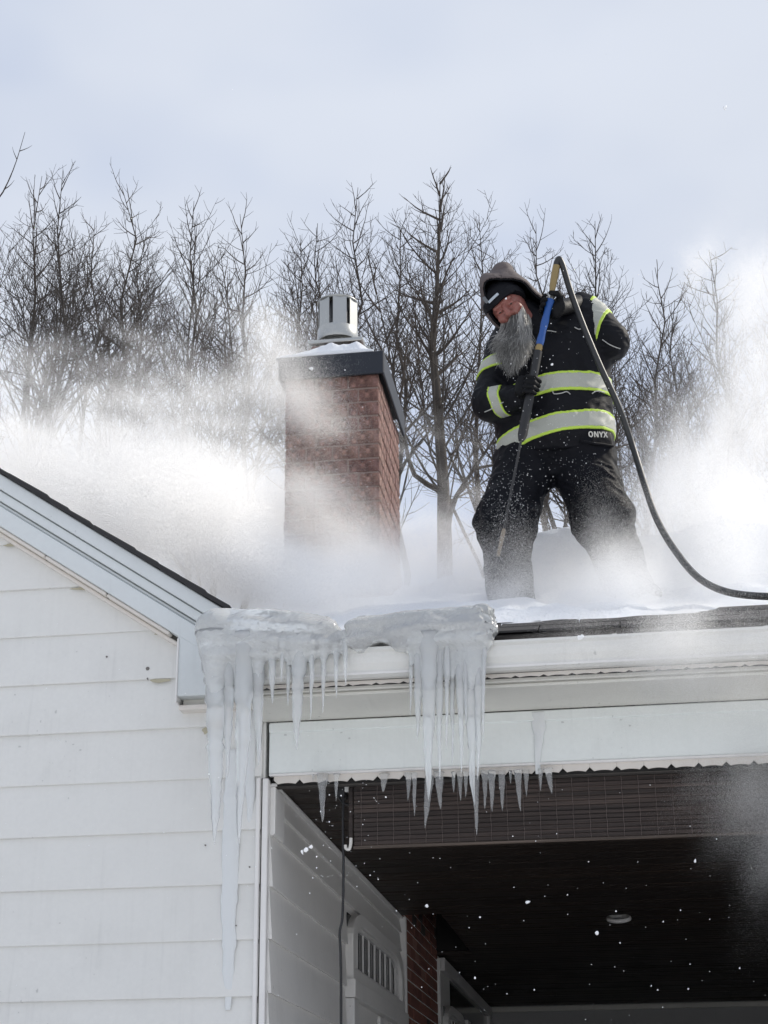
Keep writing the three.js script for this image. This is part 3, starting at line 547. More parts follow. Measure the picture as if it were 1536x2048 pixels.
{
  const zc = 0.405, block = (f, lo, hi, label) => single('ice_block', nets(f, lo, hi, 0.0075), M.ice, label, 'ice block', null);
  const shape = (x0, x1, yTop, yBot, seed, cut) => (x, y, z) => {
    const n = fbm(x * 7 + seed, y * 14, z * 8, 4) - 0.5, n2 = fbm(x * 30 + seed, y * 42, z * 30, 3) - 0.5, layers = 0.006 * Math.sin(y * 95 + 2 * Math.sin(x * 6 + seed));
    const cy = (yTop(x) + yBot(x)) / 2, hy = (yTop(x) - yBot(x)) / 2, qx = Math.max(x0 - x, x - x1) + 0.05, qy = Math.abs(y - cy) - hy + 0.05, qz = Math.abs(z - zc) - 0.125 + 0.05 + 0.10 * (y - cy) + 0.5 * Math.max(0, y - cy - 0.02);
    const ax = Math.max(qx, 0), ay = Math.max(qy, 0), az = Math.max(qz, 0);
    const d = Math.hypot(ax, ay, az) + Math.min(Math.max(qx, qy, qz), 0) - 0.05;
    return d + 0.032 * n + 0.012 * n2 + layers + cut(x, y, z);
  };
  const skirt = (list, k) => { const c = list.map(([x0, y0, x1, y1, w]) => { const a = at(x0, y0 - 30, 0.478), b = at(x0 + (x1 - x0) * 0.4, y0 + (y1 - y0) * 0.27, 0.488), r = w * 0.5 * 0.00192; return seg(a, b, r * 1.45 + 0.004, r * 0.45); }); return (x, y, z) => { let d = 9; for (const f of c) d = smin(d, f(x, y, z), 0.022); return d - 0.0022 * (noise3(x * 60, y * 22, z * 60) - 0.5); }; };
  const blockWith = (f, sk, lo, hi, label) => block((x, y, z) => smin(f(x, y, z), sk(x, y, z), 0.035), lo, hi, label);
  const Y = (px, py) => at(px, py, 0.47).y, X = (px) => at(px, 1260, 0.5).x;
  const xa = X(409), xb = X(672), xc = X(688), xd = X(982), y1 = Y(500, 1212), y2 = Y(660, 1232), y3 = Y(700, 1230), y4 = Y(980, 1204), yb = Y(600, 1312), yb2 = Y(850, 1302);
  blockWith(shape(xa, xb, (x) => y1 + (y2 - y1) * smooth(xb - 0.3, xb, x), () => yb, 1.7, () => 0), skirt(LEFT_ICE, 1), V(xa - 0.06, yb - 0.36, 0.2), V(xb + 0.06, y1 + 0.08, 0.62), 'left block of grey ice over the gutter beside the gable corner');
  const crystals = (x, y, z) => 0.03 * smooth(xd - 0.1, xd, x) * (Math.abs(noise3(x * 45, y * 45, z * 45) - 0.5) * 2 - 0.5);
  const notch = (x, y, z) => { const u = (x - X(757)) / 0.045, v = (y - Y(757, 1290)) / 0.07; return 0.05 * Math.exp(-u * u - v * v); };
  blockWith(shape(xc, xd, (x) => y3 + (y4 - y3) * smooth(xc, xc + 0.25, x), () => yb2, 8.2, (x, y, z) => crystals(x, y, z) + notch(x, y, z)), skirt(RIGHT_ICE, 2), V(xc - 0.06, yb2 - 0.36, 0.2), V(xd + 0.07, y4 + 0.09, 0.62), 'right block of ice over the gutter ending beside the bare roof edge');
}
{
  // [top x, top y, tip x, tip y, width] in the photograph, hung at depth z
  const icicle = (x0, y0, x1, y1, w, z, mat, seed) => {
    const a = at(x0, y0 - 22 * smooth(0.3, 0.45, z), z), b = at(x1, y1, z), L = a.distanceTo(b), n = Math.max(8, Math.round(L / 0.02)), pts = [], rad = [], r0 = w * 0.5 * a.distanceTo(EYE) / FOCAL * 0.97;
    for (let i = 0; i <= n; i++) {
      const t = i / n, bend = 0.004 * (noise3(t * 5 + seed, seed, 1) - 0.5) * L / 0.3;
      pts.push(V(a.x + (b.x - a.x) * t + bend + 0.0015 * (noise3(t * L * 70, seed, 3) - 0.5), a.y + (b.y - a.y) * t, z + 0.006 * (noise3(t * 4, seed, 7) - 0.5)));
      rad.push(Math.max(0.0006, r0 * Math.pow(1 - t, 0.62) * (0.82 + 0.42 * noise3(t * L * 45, seed, 5)) * (1 + 0.35 * Math.exp(-t * 14))));
    }
    const g = tube(pts, rad, 12); g.computeVertexNormals(); return g;
  };
  const ord = ['first', 'second', 'third', 'fourth', 'fifth', 'sixth', 'seventh', 'eighth', 'ninth', 'tenth', 'eleventh', 'twelfth', 'thirteenth', 'fourteenth', 'fifteenth', 'sixteenth', 'seventeenth', 'eighteenth', 'nineteenth', 'twentieth'];
  const size = (x) => (x[3] - x[1] > 250 ? 'very long' : x[3] - x[1] > 130 ? 'long' : x[3] - x[1] > 60 ? 'medium' : 'short') + (x[4] >= 22 ? ' thick' : x[4] >= 13 ? '' : ' thin');
  const hang = (list, z, mat, where, group) => list.sort((a, b) => a[0] - b[0]).forEach((x, i) => single('icicle', icicle(...x.slice(0, 5), z + (i % 3 - 1) * 0.012, mat, x[0] * 0.37), mat, `${size(x)} icicle, ${ord[i]} from left ${where}`, 'icicle', group));
  hang(LEFT_ICE, 0.488, M.milky, 'under the left ice block', 'icicles under the left ice block');
  hang(RIGHT_ICE, 0.488, M.milky, 'under the right ice block', 'icicles under the right ice block');
  hang([[645, 1548, 645, 1645, 19], [673, 1548, 672, 1602, 10], [627, 1550, 626, 1562, 6], [769, 1548, 766, 1584, 18], [818, 1546, 816, 1602, 12], [829, 1546, 829, 1632, 10], [860, 1540, 850, 1656, 20], [878, 1544, 881, 1618, 17], [907, 1544, 907, 1585, 8], [920, 1544, 921, 1602, 11], [932, 1544, 931, 1595, 9]], 0.012, M.clear, 'on the left half of the beam edge', 'icicles on the porch beam');
  hang([[950, 1538, 954, 1672, 16], [970, 1542, 970, 1618, 12], [984, 1542, 984, 1624, 14], [1003, 1542, 1005, 1622, 14], [1021, 1541, 1021, 1568, 7], [1035, 1540, 1041, 1623, 14], [1052, 1540, 1053, 1593, 11], [1081, 1538, 1081, 1582, 9], [1096, 1537, 1104, 1587, 15]], 0.012, M.clear, 'on the right half of the beam edge', 'icicles on the porch beam');
  // run-off frozen onto the clapboards and onto the beam
  const glaze = (name, pts, z0, flat, label, seed) => {               // pts: [px, py, half width px]
    const c = curve(pts.map(([x, y]) => at(x, y, z0)), 60), n = c.length - 1, r = c.map((q, i) => { const k = i / n * (pts.length - 1), j = Math.min(Math.floor(k), pts.length - 2), w = pts[j][2] + (pts[j + 1][2] - pts[j][2]) * (k - j); return Math.max(0.001, w * 0.00205 * (0.86 + 0.3 * noise3(q.y * 30, seed, 2) + 0.12 * noise3(q.y * 90, seed, 5))); });
    c.forEach((q) => { q.x += 0.012 * (noise3(q.y * 9, seed, 8) - 0.5); });
    const g = tube(c, r, 20), p = g.attributes.position; for (let i = 0; i < p.count; i++) p.setZ(i, z0 + (p.getZ(i) - z0) * flat + 0.004 * (noise3(p.getX(i) * 70, p.getY(i) * 16, seed) - 0.5)); g.computeVertexNormals();
    single(name, g, M.frost, label, 'ice');
  };
  glaze('frozen_runoff', [[463, 1500, 10], [464, 1600, 15], [462, 1720, 16], [459, 1830, 14], [456, 1950, 10], [454, 2020, 4]], 0.014, 0.32, 'wide tongue of ice frozen down the white clapboards', 1.2);
  glaze('frozen_runoff', [[499, 1410, 14], [500, 1500, 12], [500, 1590, 8], [499, 1660, 3]], 0.014, 0.4, 'narrow strip of ice frozen onto the wall by the corner post', 4.4);
  glaze('frozen_runoff', [[1076, 1425, 15], [1076, 1452, 12], [1077, 1500, 6], [1077, 1548, 4]], 0.004, 0.35, 'ice frozen down the beam right of the long icicles', 7.1);
}
// ------------------------------------------------------------ the man with the lance
{
  const ZP = -0.72, J = (px, py, dz = 0) => at(px, py, ZP + dz);
  const man = thing('person', 'bearded man in black hooded work suit with yellow reflective bands, standing on the roof', 'person');
  const fabricBump = tex(256, 256, (u, v) => 0.5 * tile(u, v, 30, 30, 3, 2.2) + 0.5 * tile(u, v, 120, 120, 2, 6.6), false, [6, 6]);
  const black = phys([0.0060, 0.0064, 0.0088], 0.62, { bumpMap: fabricBump, bumpScale: 0.002, specularIntensity: 0.3 });
  const pants = phys([0.0052, 0.0058, 0.0085], 0.66, { bumpMap: fabricBump, bumpScale: 0.002, specularIntensity: 0.28 });
  const leather = phys([0.0062, 0.0064, 0.0075], 0.6, { bumpMap: fabricBump, bumpScale: 0.0015, specularIntensity: 0.3 });
  const silverTex = tex(256, 256, (u, v, i, j) => { const a = (i + j) % 16 < 2 || (i - j + 256) % 16 < 2; const k = (a ? 0.74 : 0.97) - 0.05 * tile(u, v, 60, 60, 2, 3.1); return [k, k, k * 0.97]; }, true, [9, 9]);
  const silver = phys([0.50, 0.51, 0.48], 0.45, { map: silverTex, specularIntensity: 0.8 });
  const lime = std([0.46, 0.64, 0.07], 0.55);
  const fold = (k, a) => (x, y, z) => a * ((fbm(x * 8 + k, y * 11, z * 8, 3) - 0.5) * 1.7 + 0.55 * (1 - Math.abs(2 * noise3(x * 17 + k, y * 26 + 5 * noise3(x * 6, y * 6, z * 6), z * 17) - 1)) - 0.2);

  // joints
  const shR = J(1008, 702, 0.08), elR = J(982, 805, 0.13), wrR = J(1042, 794, 0.27), shL = J(1170, 642, 0.0), elL = J(1219, 684, 0.08), wrL = J(1160, 607, 0.03);
  const torsoParts = [seg(J(1058, 882, 0.02), J(1048, 740, 0.05), 0.148, 0.152), seg(J(1160, 876, 0), J(1150, 690, 0.0), 0.156, 0.160), seg(J(1108, 880, 0.05), J(1096, 705, 0.06), 0.168, 0.165), seg(J(1036, 690, 0.05), J(1166, 650, -0.02), 0.115, 0.118)];
  const torso = join(torsoParts, 0.09);
  const armR = join([seg(shR, elR, 0.09, 0.082), seg(elR, wrR, 0.08, 0.058)], 0.04), armL = join([seg(shL, elL, 0.112, 0.088), seg(elL, wrL, 0.084, 0.056)], 0.03);
  const collar = seg(J(1062, 672, 0.05), J(1040, 640, 0.09), 0.115, 0.10);
  const fJ = fold(1.3, 0.014), fP = fold(7.7, 0.019);
  const hemY = J(1108, 893, 0.2).y;
  const suit = (x, y, z) => smin(smin(smin(torso(x, y, z), armR(x, y, z), 0.045), armL(x, y, z), 0.05), collar(x, y, z), 0.06);
  const jacketF = (x, y, z) => { let d = suit(x, y, z); if (d < 0.06 && d > -0.06) d -= fJ(x, y, z); return smax(d, hemY + 0.02 * (x + 0.2) - y, 0.012); };
  part('jacket', nets(jacketF, V(-0.75, hemY - 0.05, -1.05), V(0.3, 5.62, -0.32), 0.0095), black, man);

  const knR = J(1009, 1046, 0.11), anR = J(1022, 1182, 0.0), knL = J(1206, 1034, 0.06), anL = J(1262, 1190, -0.03);
  const legs = join([seg(J(1060, 905, 0), J(1160, 900, 0), 0.150, 0.155), seg(J(1054, 925, 0.02), knR, 0.148, 0.124), seg(J(1162, 920, 0), J(1198, 1026, 0.05), 0.152, 0.130)], 0.05);
  const shins = [seg(knR, knR, 0.136, 0.136), seg(knL, knL, 0.138, 0.138), seg(knR, anR, 0.108, 0.106), seg(knL, anL, 0.110, 0.108)];
  const pantsF = (x, y, z) => { let d = legs(x, y, z); for (const s of shins) d = smin(d, s(x, y, z), 0.035); if (d < 0.06 && d > -0.06) d -= fP(x, y, z) * (1 + 0.6 * Math.exp(-(((y - knR.y) / 0.12) ** 2))); return Math.max(d, y - hemY - 0.10); };
  part('trousers', nets(pantsF, V(-0.72, 3.9, -1.05), V(0.42, hemY + 0.16, -0.4), 0.0095), pants, man);
  // flap pocket, belt edge at the hip
  for (const [a, b] of [[anR, J(1046, 1196, 0.13)], [anL, J(1300, 1190, 0.08)]]) {
    const f = join([seg(a.clone().add(V(0, 0.03, 0)), a.clone().add(V(0, -0.04, 0)), 0.085, 0.07), seg(a.clone().add(V(0, -0.045, 0.02)), b, 0.065, 0.055)], 0.05), low = Math.min(a.y, b.y) - 0.085;
    part('boot', nets((x, y, z) => Math.max(f(x, y, z), low - y), V(Math.min(a.x, b.x) - 0.12, low - 0.02, Math.min(a.z, b.z) - 0.12), V(Math.max(a.x, b.x) + 0.12, a.y + 0.14, Math.max(a.z, b.z) + 0.1), 0.012), leather, man);
  }

  // reflective bands: a slab of the same suit, a little proud
  const band = (name, body, c, n, h, lo, hi, keep) => {
    n = n.clone().normalize();
    const slab = (k, hh, off) => (x, y, z) => { const q = (x - c.x) * n.x + (y - c.y) * n.y + (z - c.z) * n.z - k; let d = body(x, y, z) - fJ(x, y, z) * 0.7 - off; d = Math.max(d, Math.abs(q) - hh, -(body(x, y, z) + 0.03)); return keep ? Math.max(d, keep(x, y, z)) : d; };
    const g = node(name, man);
    part('silver_tape', nets(slab(0, h * 0.80, 0.008), lo, hi, 0.0065), silver, g);
    part('lime_edge', nets(slab(h * 0.86, h * 0.17, 0.0068), lo, hi, 0.0055), lime, g);
    part('lime_edge', nets(slab(-h * 0.86, h * 0.17, 0.0068), lo, hi, 0.0055), lime, g);
  };
  const around = (c, r) => [c.clone().subScalar(r), c.clone().addScalar(r)];
  const chest = J(1140, 757, 0.22), hem = J(1105, 846, 0.22);
  band('chest_band', torso, chest, V(-0.15, 1, -0.06), 0.047, V(-0.62, chest.y - 0.14, -1.0), V(0.3, chest.y + 0.14, -0.42));
  band('hem_band', torso, hem, V(-0.20, 1, 0.0), 0.047, V(-0.62, hem.y - 0.18, -1.0), V(0.3, hem.y + 0.18, -0.42));
  const ua = J(976, 741, 0.12); band('arm_band', armR, ua, V(0.10, -1, 0.28), 0.031, ...around(ua, 0.17), (x, y, z) => J(980, 763, 0.16).y - y);
  const fa = J(1007, 805, 0.18); band('cuff_band', armR, fa, V(0.9, 0.08, 0.5), 0.031, ...around(fa, 0.17), (x, y, z) => y - J(985, 771, 0.24).y);
  const la = J(1190, 666, 0.05); band('arm_band', armL, la, V(0.9, -0.30, 0.15), 0.052, ...around(la, 0.2));
  const ch = J(1000, 690, 0.1); band('chest_strap', suit, ch, V(1, -0.1, 0), 0.030, V(ch.x - 0.06, J(0, 712).y, -0.75), V(ch.x + 0.06, J(0, 646).y, -0.40));

  // head: a frame of its own, face towards +z
  const R = new THREE.Matrix4().makeRotationZ(0.50).multiply(new THREE.Matrix4().makeRotationY(-0.40)).multiply(new THREE.Matrix4().makeRotationX(0.36));
  const brow = V(0, 0.04, 0.09).applyMatrix4(R), hc = J(1003, 607, 0.27).sub(brow), HM = R.clone().setPosition(hc);
  const ell = (cx, cy, cz, a, b, c) => (x, y, z) => { const k = Math.hypot((x - cx) / a, (y - cy) / b, (z - cz) / c); return (k - 1) * Math.min(a, b, c); };
  const skull = ell(0, 0.02, -0.01, 0.078, 0.105, 0.098), jaw = ell(0, -0.062, 0.03, 0.056, 0.052, 0.06), nose = seg(V(0, 0.022, 0.090), V(0, -0.020, 0.113), 0.010, 0.0165), ala1 = seg(V(-0.014, -0.025, 0.1), V(-0.013, -0.024, 0.102), 0.011, 0.010), ala2 = seg(V(0.014, -0.025, 0.1), V(0.013, -0.024, 0.102), 0.011, 0.010);
  const browB = seg(V(-0.042, 0.040, 0.078), V(0.042, 0.040, 0.078), 0.011, 0.011), ck1 = seg(V(-0.042, -0.018, 0.066), V(-0.030, -0.03, 0.078), 0.024, 0.018), ck2 = seg(V(0.042, -0.018, 0.066), V(0.030, -0.03, 0.078), 0.024, 0.018);
  const so1 = ell(-0.032, 0.016, 0.097, 0.019, 0.012, 0.016), so2 = ell(0.032, 0.016, 0.097, 0.019, 0.012, 0.016), lid1 = seg(V(-0.040, 0.015, 0.078), V(-0.026, 0.015, 0.080), 0.0105, 0.0105), lid2 = seg(V(0.040, 0.015, 0.078), V(0.026, 0.015, 0.080), 0.0105, 0.0105), mouth = seg(V(-0.02, -0.052, 0.088), V(0.02, -0.052, 0.088), 0.006, 0.006);
  const ear1 = ell(-0.083, 0.0, -0.005, 0.012, 0.03, 0.02), ear2 = ell(0.083, 0.0, -0.005, 0.012, 0.03, 0.02), neckL = seg(V(0, -0.06, -0.02), V(0.05, -0.16, -0.06), 0.058, 0.065);
  const headF = (x, y, z) => { let d = smin(skull(x, y, z), jaw(x, y, z), 0.03); d = smin(d, browB(x, y, z), 0.014); d = smin(d, Math.min(ck1(x, y, z), ck2(x, y, z)), 0.018); d = smax(d, -Math.min(so1(x, y, z), so2(x, y, z)), 0.008); d = smin(d, Math.min(lid1(x, y, z), lid2(x, y, z)), 0.005); d = smin(d, nose(x, y, z), 0.010); d = smin(d, Math.min(ala1(x, y, z), ala2(x, y, z)), 0.007); d = smax(d, -mouth(x, y, z), 0.006); d = smin(d, neckL(x, y, z), 0.03); return d + 0.0015 * (noise3(x * 130, y * 130, z * 130) - 0.5); };
  const headG = nets(headF, V(-0.11, -0.2, -0.13), V(0.13, 0.14, 0.14), 0.0035); headG.applyMatrix4(HM);
  // the rest of the body inside the clothes, one skin with the head
  const neckTop = V(0.02, -0.1, -0.03).applyMatrix4(HM);
  const inner = join([...torsoParts.map((f) => (x, y, z) => f(x, y, z) + 0.055), seg(shR, elR, 0.05, 0.042), seg(elR, wrR, 0.042, 0.03), seg(shL, elL, 0.055, 0.045), seg(elL, wrL, 0.042, 0.03), seg(J(1060, 905), knR, 0.09, 0.06), seg(J(1160, 900), knL, 0.09, 0.06), seg(knR, anR, 0.06, 0.045), seg(knL, anL, 0.06, 0.045), seg(J(1080, 690, 0.03), neckTop, 0.07, 0.058)], 0.05);
  const bodyG = nets(inner, V(-0.7, 3.9, -1.0), V(0.4, 5.7, -0.3), 0.02);
  const skinTex = tex(256, 256, (u, v) => { const a = tile(u, v, 14, 14, 4, 6.2), b = tile(u, v, 70, 70, 2, 2.4); return [0.86 + 0.14 * b, 0.74 + 0.3 * (a - 0.3), 0.74 + 0.3 * (a - 0.3)]; }, true, [10, 10]);
  part('body', merge([headG, bodyG]), phys([0.30, 0.15, 0.118], 0.5, { map: skinTex }), man);
  const local = (name, f, lo, hi, cell, mat, label) => { const g = nets(f, lo, hi, cell); g.applyMatrix4(HM); return part(name, g, mat, man, label); };
  for (const s of [-1, 1]) { local('eye', ell(s * 0.032, 0.0115, 0.0865, 0.009, 0.0035, 0.004), V(s * 0.032 - 0.014, 0.004, 0.078), V(s * 0.032 + 0.014, 0.02, 0.094), 0.0015, std([0.02, 0.016, 0.014], 0.2)); }
  // knitted hat with patches
  const hatE = ell(-0.003, 0.054, -0.012, 0.100, 0.102, 0.114), hatLine = (x, z) => 0.050 - 0.62 * clamp(0.055 - z, 0, 0.12) + 0.002 * Math.sin(x * 60);
  const hatF = (x, y, z) => Math.max(hatE(x, y, z) - (y < hatLine(x, z) + 0.042 ? 0.006 : 0) - 0.003 * (noise3(x * 60, y * 60, z * 60) - 0.5), hatLine(x, z) - y);
  local('beanie', hatF, V(-0.13, -0.02, -0.15), V(0.13, 0.17, 0.13), 0.0045, black);
  const tag = (name, cx, cy, w, h, col, rot) => { const f = (x, y, z) => { const c = Math.cos(rot), s = Math.sin(rot), u = (x - cx) * c + (y - cy) * s, v = -(x - cx) * s + (y - cy) * c; return Math.max(Math.abs(hatE(x, y, z) - 0.0065) - 0.003, Math.hypot(Math.max(Math.abs(u) - w + h * 0.4, 0), Math.max(Math.abs(v) - h + h * 0.4, 0)) - h * 0.4, 0.03 - z); }; local(name, f, V(cx - 0.06, cy - 0.05, 0.03), V(cx + 0.06, cy + 0.05, 0.13), 0.0022, std(col, 0.6)); };
  tag('hat_tag', -0.012, 0.083, 0.032, 0.0065, [0.42, 0.47, 0.52], 0.05);
  tag('hat_patch', -0.050, 0.103, 0.0095, 0.019, [0.14, 0.15, 0.16], 0.1);
  // hood: outer cloth and dark lining, open at the front
  const inv = HM.clone().invert(), apex = J(1006, 546, 0.20).applyMatrix4(inv), apexIn = V(0.016, 0.045, -0.03);
  const hoodE = (x, y, z) => { const peak = 0.035 * Math.exp(-((x / 0.05) ** 2)) * smooth(0.05, 0.16, y) * smooth(-0.1, 0.05, z); const d = ell(0.016, 0.034, -0.03, 0.120, 0.145, 0.140)(x, y, z) - peak; const tent = seg(apexIn, apex, 0.122, 0.052)(x, y, z); const drape = seg(V(0.02, -0.06, -0.05), V(0.07, -0.19, -0.08), 0.115, 0.15)(x, y, z); return smin(smin(d, tent, 0.03), drape, 0.05) - 0.006 * (fbm(x * 16, y * 16, z * 16, 3) - 0.5) * 2; };
  const open = (x, y, z) => z - 0.046 - 0.36 * (y - 0.05) + 0.30 * Math.max(0, x) - 0.10 * Math.max(0, -x);
  local('hood', (x, y, z) => { const d = hoodE(x, y, z); return Math.max(d - 0.004, -(d + 0.004), open(x, y, z)); }, V(-0.2, -0.27, -0.25), V(0.24, 0.24, 0.16), 0.0048, phys([0.105, 0.085, 0.082], 0.8, { bumpMap: fabricBump, bumpScale: 0.002 }));
  local('hood_lining', (x, y, z) => { const d = hoodE(x, y, z); return Math.max(d + 0.0045, -(d + 0.014), open(x, y, z) + 0.004); }, V(-0.2, -0.27, -0.25), V(0.24, 0.24, 0.16), 0.0048, black);
  // beard: a soft core and many strands
  reseed(99);
  const strands = [[], [], []], col = [0.56, 0.36, 0.14];
  for (let i = 0; i < 4200; i++) {
    const u = rr(-1, 1), v = Math.pow(rnd(), 0.8);                    // across the face, from the moustache (0) down to the chin (1)
    const lp = V(u * (0.052 + 0.016 * (1 - v)), -0.040 - 0.062 * v - 0.010 * (1 - u * u) * v, 0.080 * Math.sqrt(1 - 0.72 * u * u) + 0.012 - 0.03 * v + (Math.abs(u) < 0.4 && v < 0.2 ? 0.008 : 0));
    if (Math.abs(u) > 0.45 && v < 0.5) lp.y += 0.040 * (Math.abs(u) - 0.45) * 0.8;
    const p0 = lp.clone().applyMatrix4(HM), out = V(u * 0.3, -0.35, 0.9).transformDirection(HM);
    const s = clamp(0.30 + 0.7 * Math.pow(rnd(), 1.15) * (1 - 0.35 * Math.abs(u)), 0, 1);
    const p2 = J(1024 + (u * 44 + gauss() * 12) * (1 - 0.66 * s) - 4 * s, 655 + s * 99 + gauss() * 5, 0.315 + 0.02 * gauss() * 0.6 + 0.03 * (1 - Math.abs(u)));
    const p1 = p0.clone().addScaledVector(out, 0.028).add(V(0, -0.02, 0)), pts = [];
    for (let k = 0; k <= 4; k++) { const t = k / 4; pts.push(p0.clone().multiplyScalar((1 - t) * (1 - t)).addScaledVector(p1, 2 * t * (1 - t)).addScaledVector(p2, t * t).add(V(0.007 * t * Math.sin(t * 9 + i), 0, 0.006 * t * Math.cos(t * 8 + i * 2)))); }
    const dark = v < 0.22 && Math.abs(u) < 0.55 ? (rnd() < 0.75 ? 2 : 1) : s > 0.8 ? Math.floor(rr(0.5, 3)) : rnd() < 0.55 ? 0 : rnd() < 0.6 ? 1 : 2;
    strands[Math.min(dark, 2)].push(tube(pts, rnd() < 0.3 ? [0.0015, 0.0015, 0.0013, 0.001, 0.0003] : [0.0009, 0.0009, 0.0008, 0.0006, 0.0003], 3, false));
  }
  const beard = node('beard', man);
  strands.forEach((l, i) => part('beard_hair', merge(l), std([col[i], col[i] * 0.98, col[i] * 0.93], 0.6), beard));
  const core = (x, y, z) => { const a = V(0, -0.07, 0.06).applyMatrix4(HM), b = J(1023, 705, 0.31); return seg(a, b, 0.046, 0.008)(x, y, z) + 0.012 * (fbm(x * 40, y * 9, z * 40, 3) - 0.5); };
  { const a = J(1023, 680, 0.28); part('beard_core', nets(core, a.clone().subScalar(0.18), a.clone().addScalar(0.18), 0.006), std([0.25, 0.245, 0.23], 0.9), beard); }

  // lance and gloves closed round it
  const L = [[1116, 519, 0.335], [1113, 532, 0.335], [1106, 570, 0.335], [1103, 590, 0.335], [1100, 600, 0.335], [1079, 690, 0.338], [1076, 703, 0.338], [1045, 870, 0.345], [1042, 882, 0.345], [1008, 1058, 0.35], [996, 1112, 0.352]].map((q) => J(...q));
  const lance = thing('steam_lance', 'steam lance with blue grip, brass fitting and long thin black pipe in the man\'s hands', 'lance');
  const brass = std([0.30, 0.22, 0.10], 0.38, { metalness: 0.7 }), blue = phys([0.012, 0.07, 0.27], 0.42, { bumpMap: fabricBump, bumpScale: 0.0015 }), tubeBlack = phys([0.012, 0.012, 0.013], 0.5);
  part('brass_fitting', tube([L[1], L[1].clone().lerp(L[2], 0.5), L[2], L[3]], [0.0175, 0.0185, 0.0165, 0.0105], 14), brass, lance);
  part('collar', tube([L[3].clone().lerp(L[4], -0.2), L[3].clone().lerp(L[4], 0.15), L[3].clone().lerp(L[4], 0.5), L[4]], [0.019, 0.021, 0.016, 0.018], 14), std([0.5, 0.5, 0.48], 0.3, { metalness: 0.8 }), lance);
  const gl = []; const gr = []; for (let i = 0; i <= 12; i++) { gl.push(L[4].clone().lerp(L[5], i / 12)); gr.push(i === 1 || i === 0 ? 0.0205 : 0.0168 + 0.0016 * Math.sin(i * 1.3)); }
  part('blue_grip', tube(gl, gr, 14), blue, lance);
  part('lower_coupling', tube([L[5], L[5].clone().lerp(L[6], 0.5), L[6]], [0.0145, 0.018, 0.014], 12), brass, lance);
  part('black_sleeve', tube([L[6], L[6].clone().lerp(L[7], 0.5), L[7], L[8]], [0.020, 0.021, 0.022, 0.012], 14), tubeBlack, lance);
  part('thin_pipe', tube([L[8], L[9]], 0.0055, 8), std([0.05, 0.05, 0.05], 0.4, { metalness: 0.5 }), lance);
  part('nozzle', tube([L[9], L[9].clone().lerp(L[10], 0.1), L[10]], [0.007, 0.0098, 0.0085], 10), std([0.26, 0.22, 0.17], 0.4, { metalness: 0.5 }), lance);
  const H = curve([[1111, 542, 0.33], [1114, 524, 0.332], [1118, 518, 0.332], [1123, 526, 0.33], [1140, 580, 0.31], [1165, 648, 0.29], [1200, 732, 0.27], [1238, 815, 0.22], [1265, 892, 0.17], [1290, 972, 0.26], [1313, 1037, 0.36], [1348, 1098, 0.48], [1400, 1158, 0.62], [1455, 1184, 0.72], [1536, 1193, 0.80], [1640, 1191, 0.80], [1800, 1178, 0.80]].map((q) => J(...q)), 120);
  single('hose', tube(H, 0.0148, 12), phys([0.02, 0.021, 0.022], 0.45), 'black hose curving down from the lance to the snowy roof at right', 'hose');

  const glove = (grip, axis, palmDir, wrist, name) => {                // a hand closed round a bar: palmDir points from the bar to the palm
    const ax = axis.clone().normalize(), pd = palmDir.clone().addScaledVector(ax, -palmDir.dot(ax)).normalize(), sd = ax.clone().cross(pd);
    const P = (k, a, r) => grip.clone().addScaledVector(ax, k).addScaledVector(pd, Math.cos(a) * r).addScaledVector(sd, Math.sin(a) * r), fs = [];
    const palm = P(0, 0, 0.045), list = [seg(P(-0.030, 0, 0.044), P(0.034, 0, 0.044), 0.021, 0.022), seg(P(-0.028, 0.5, 0.05), P(0.03, 0.5, 0.05), 0.018, 0.019), seg(palm, wrist, 0.034, 0.046)];
    [[-0.036, 0.0098, 0.92], [-0.012, 0.0115, 1.05], [0.013, 0.0118, 1.1], [0.037, 0.0112, 1.0]].forEach(([k, r, s]) => { const q = [0.55, 1.35, 2.3, 3.15 * s]; for (let i = 0; i < 3; i++) fs.push(seg(P(k, q[i], 0.040 - i * 0.003), P(k * 0.97, q[i + 1], 0.040 - (i + 1) * 0.003), r * (1.1 - i * 0.06), r * (1.04 - i * 0.06))); });
    fs.push(seg(P(0.048, -0.4, 0.044), P(0.052, -1.3, 0.038), 0.015, 0.0135), seg(P(0.052, -1.3, 0.038), P(0.045, -2.2, 0.035), 0.0135, 0.0115));
    const pf = join(list, 0.022), f = (x, y, z) => { let d = pf(x, y, z); for (const q of fs) d = smin(d, q(x, y, z), 0.0045); return d - 0.003 * (fbm(x * 45, y * 45, z * 45, 2) - 0.5); };
    const lo = grip.clone().min(wrist).subScalar(0.11), hi = grip.clone().max(wrist).addScalar(0.11);
    part(name, nets(f, lo, hi, 0.0045), leather, man);
  };
  const axis = L[6].clone().sub(L[7]);
  glove(L[6].clone().lerp(L[7], 0.44), axis, V(-0.75, 0.05, -0.3), wrR, 'glove');
  glove(L[3].clone().lerp(L[5], 0.20), L[4].clone().sub(L[5]), V(0.8, 0.1, -0.55), wrL, 'glove');

  // where a sight line meets the suit, for piping and lettering
  const hit = (px, py, f = (x, y, z) => Math.min(jacketF(x, y, z), pantsF(x, y, z))) => { const d = rayOf(px, py).normalize(), p = EYE.clone().addScaledVector(d, 6); for (let i = 0; i < 160; i++) { const q = f(p.x, p.y, p.z); if (q < 0.0008) break; p.addScaledVector(d, Math.min(q * 0.7, 0.05)); } const e = 0.004, n = V(f(p.x + e, p.y, p.z) - f(p.x - e, p.y, p.z), f(p.x, p.y + e, p.z) - f(p.x, p.y - e, p.z), f(p.x, p.y, p.z + e) - f(p.x, p.y, p.z - e)).normalize(); return [p, n]; };
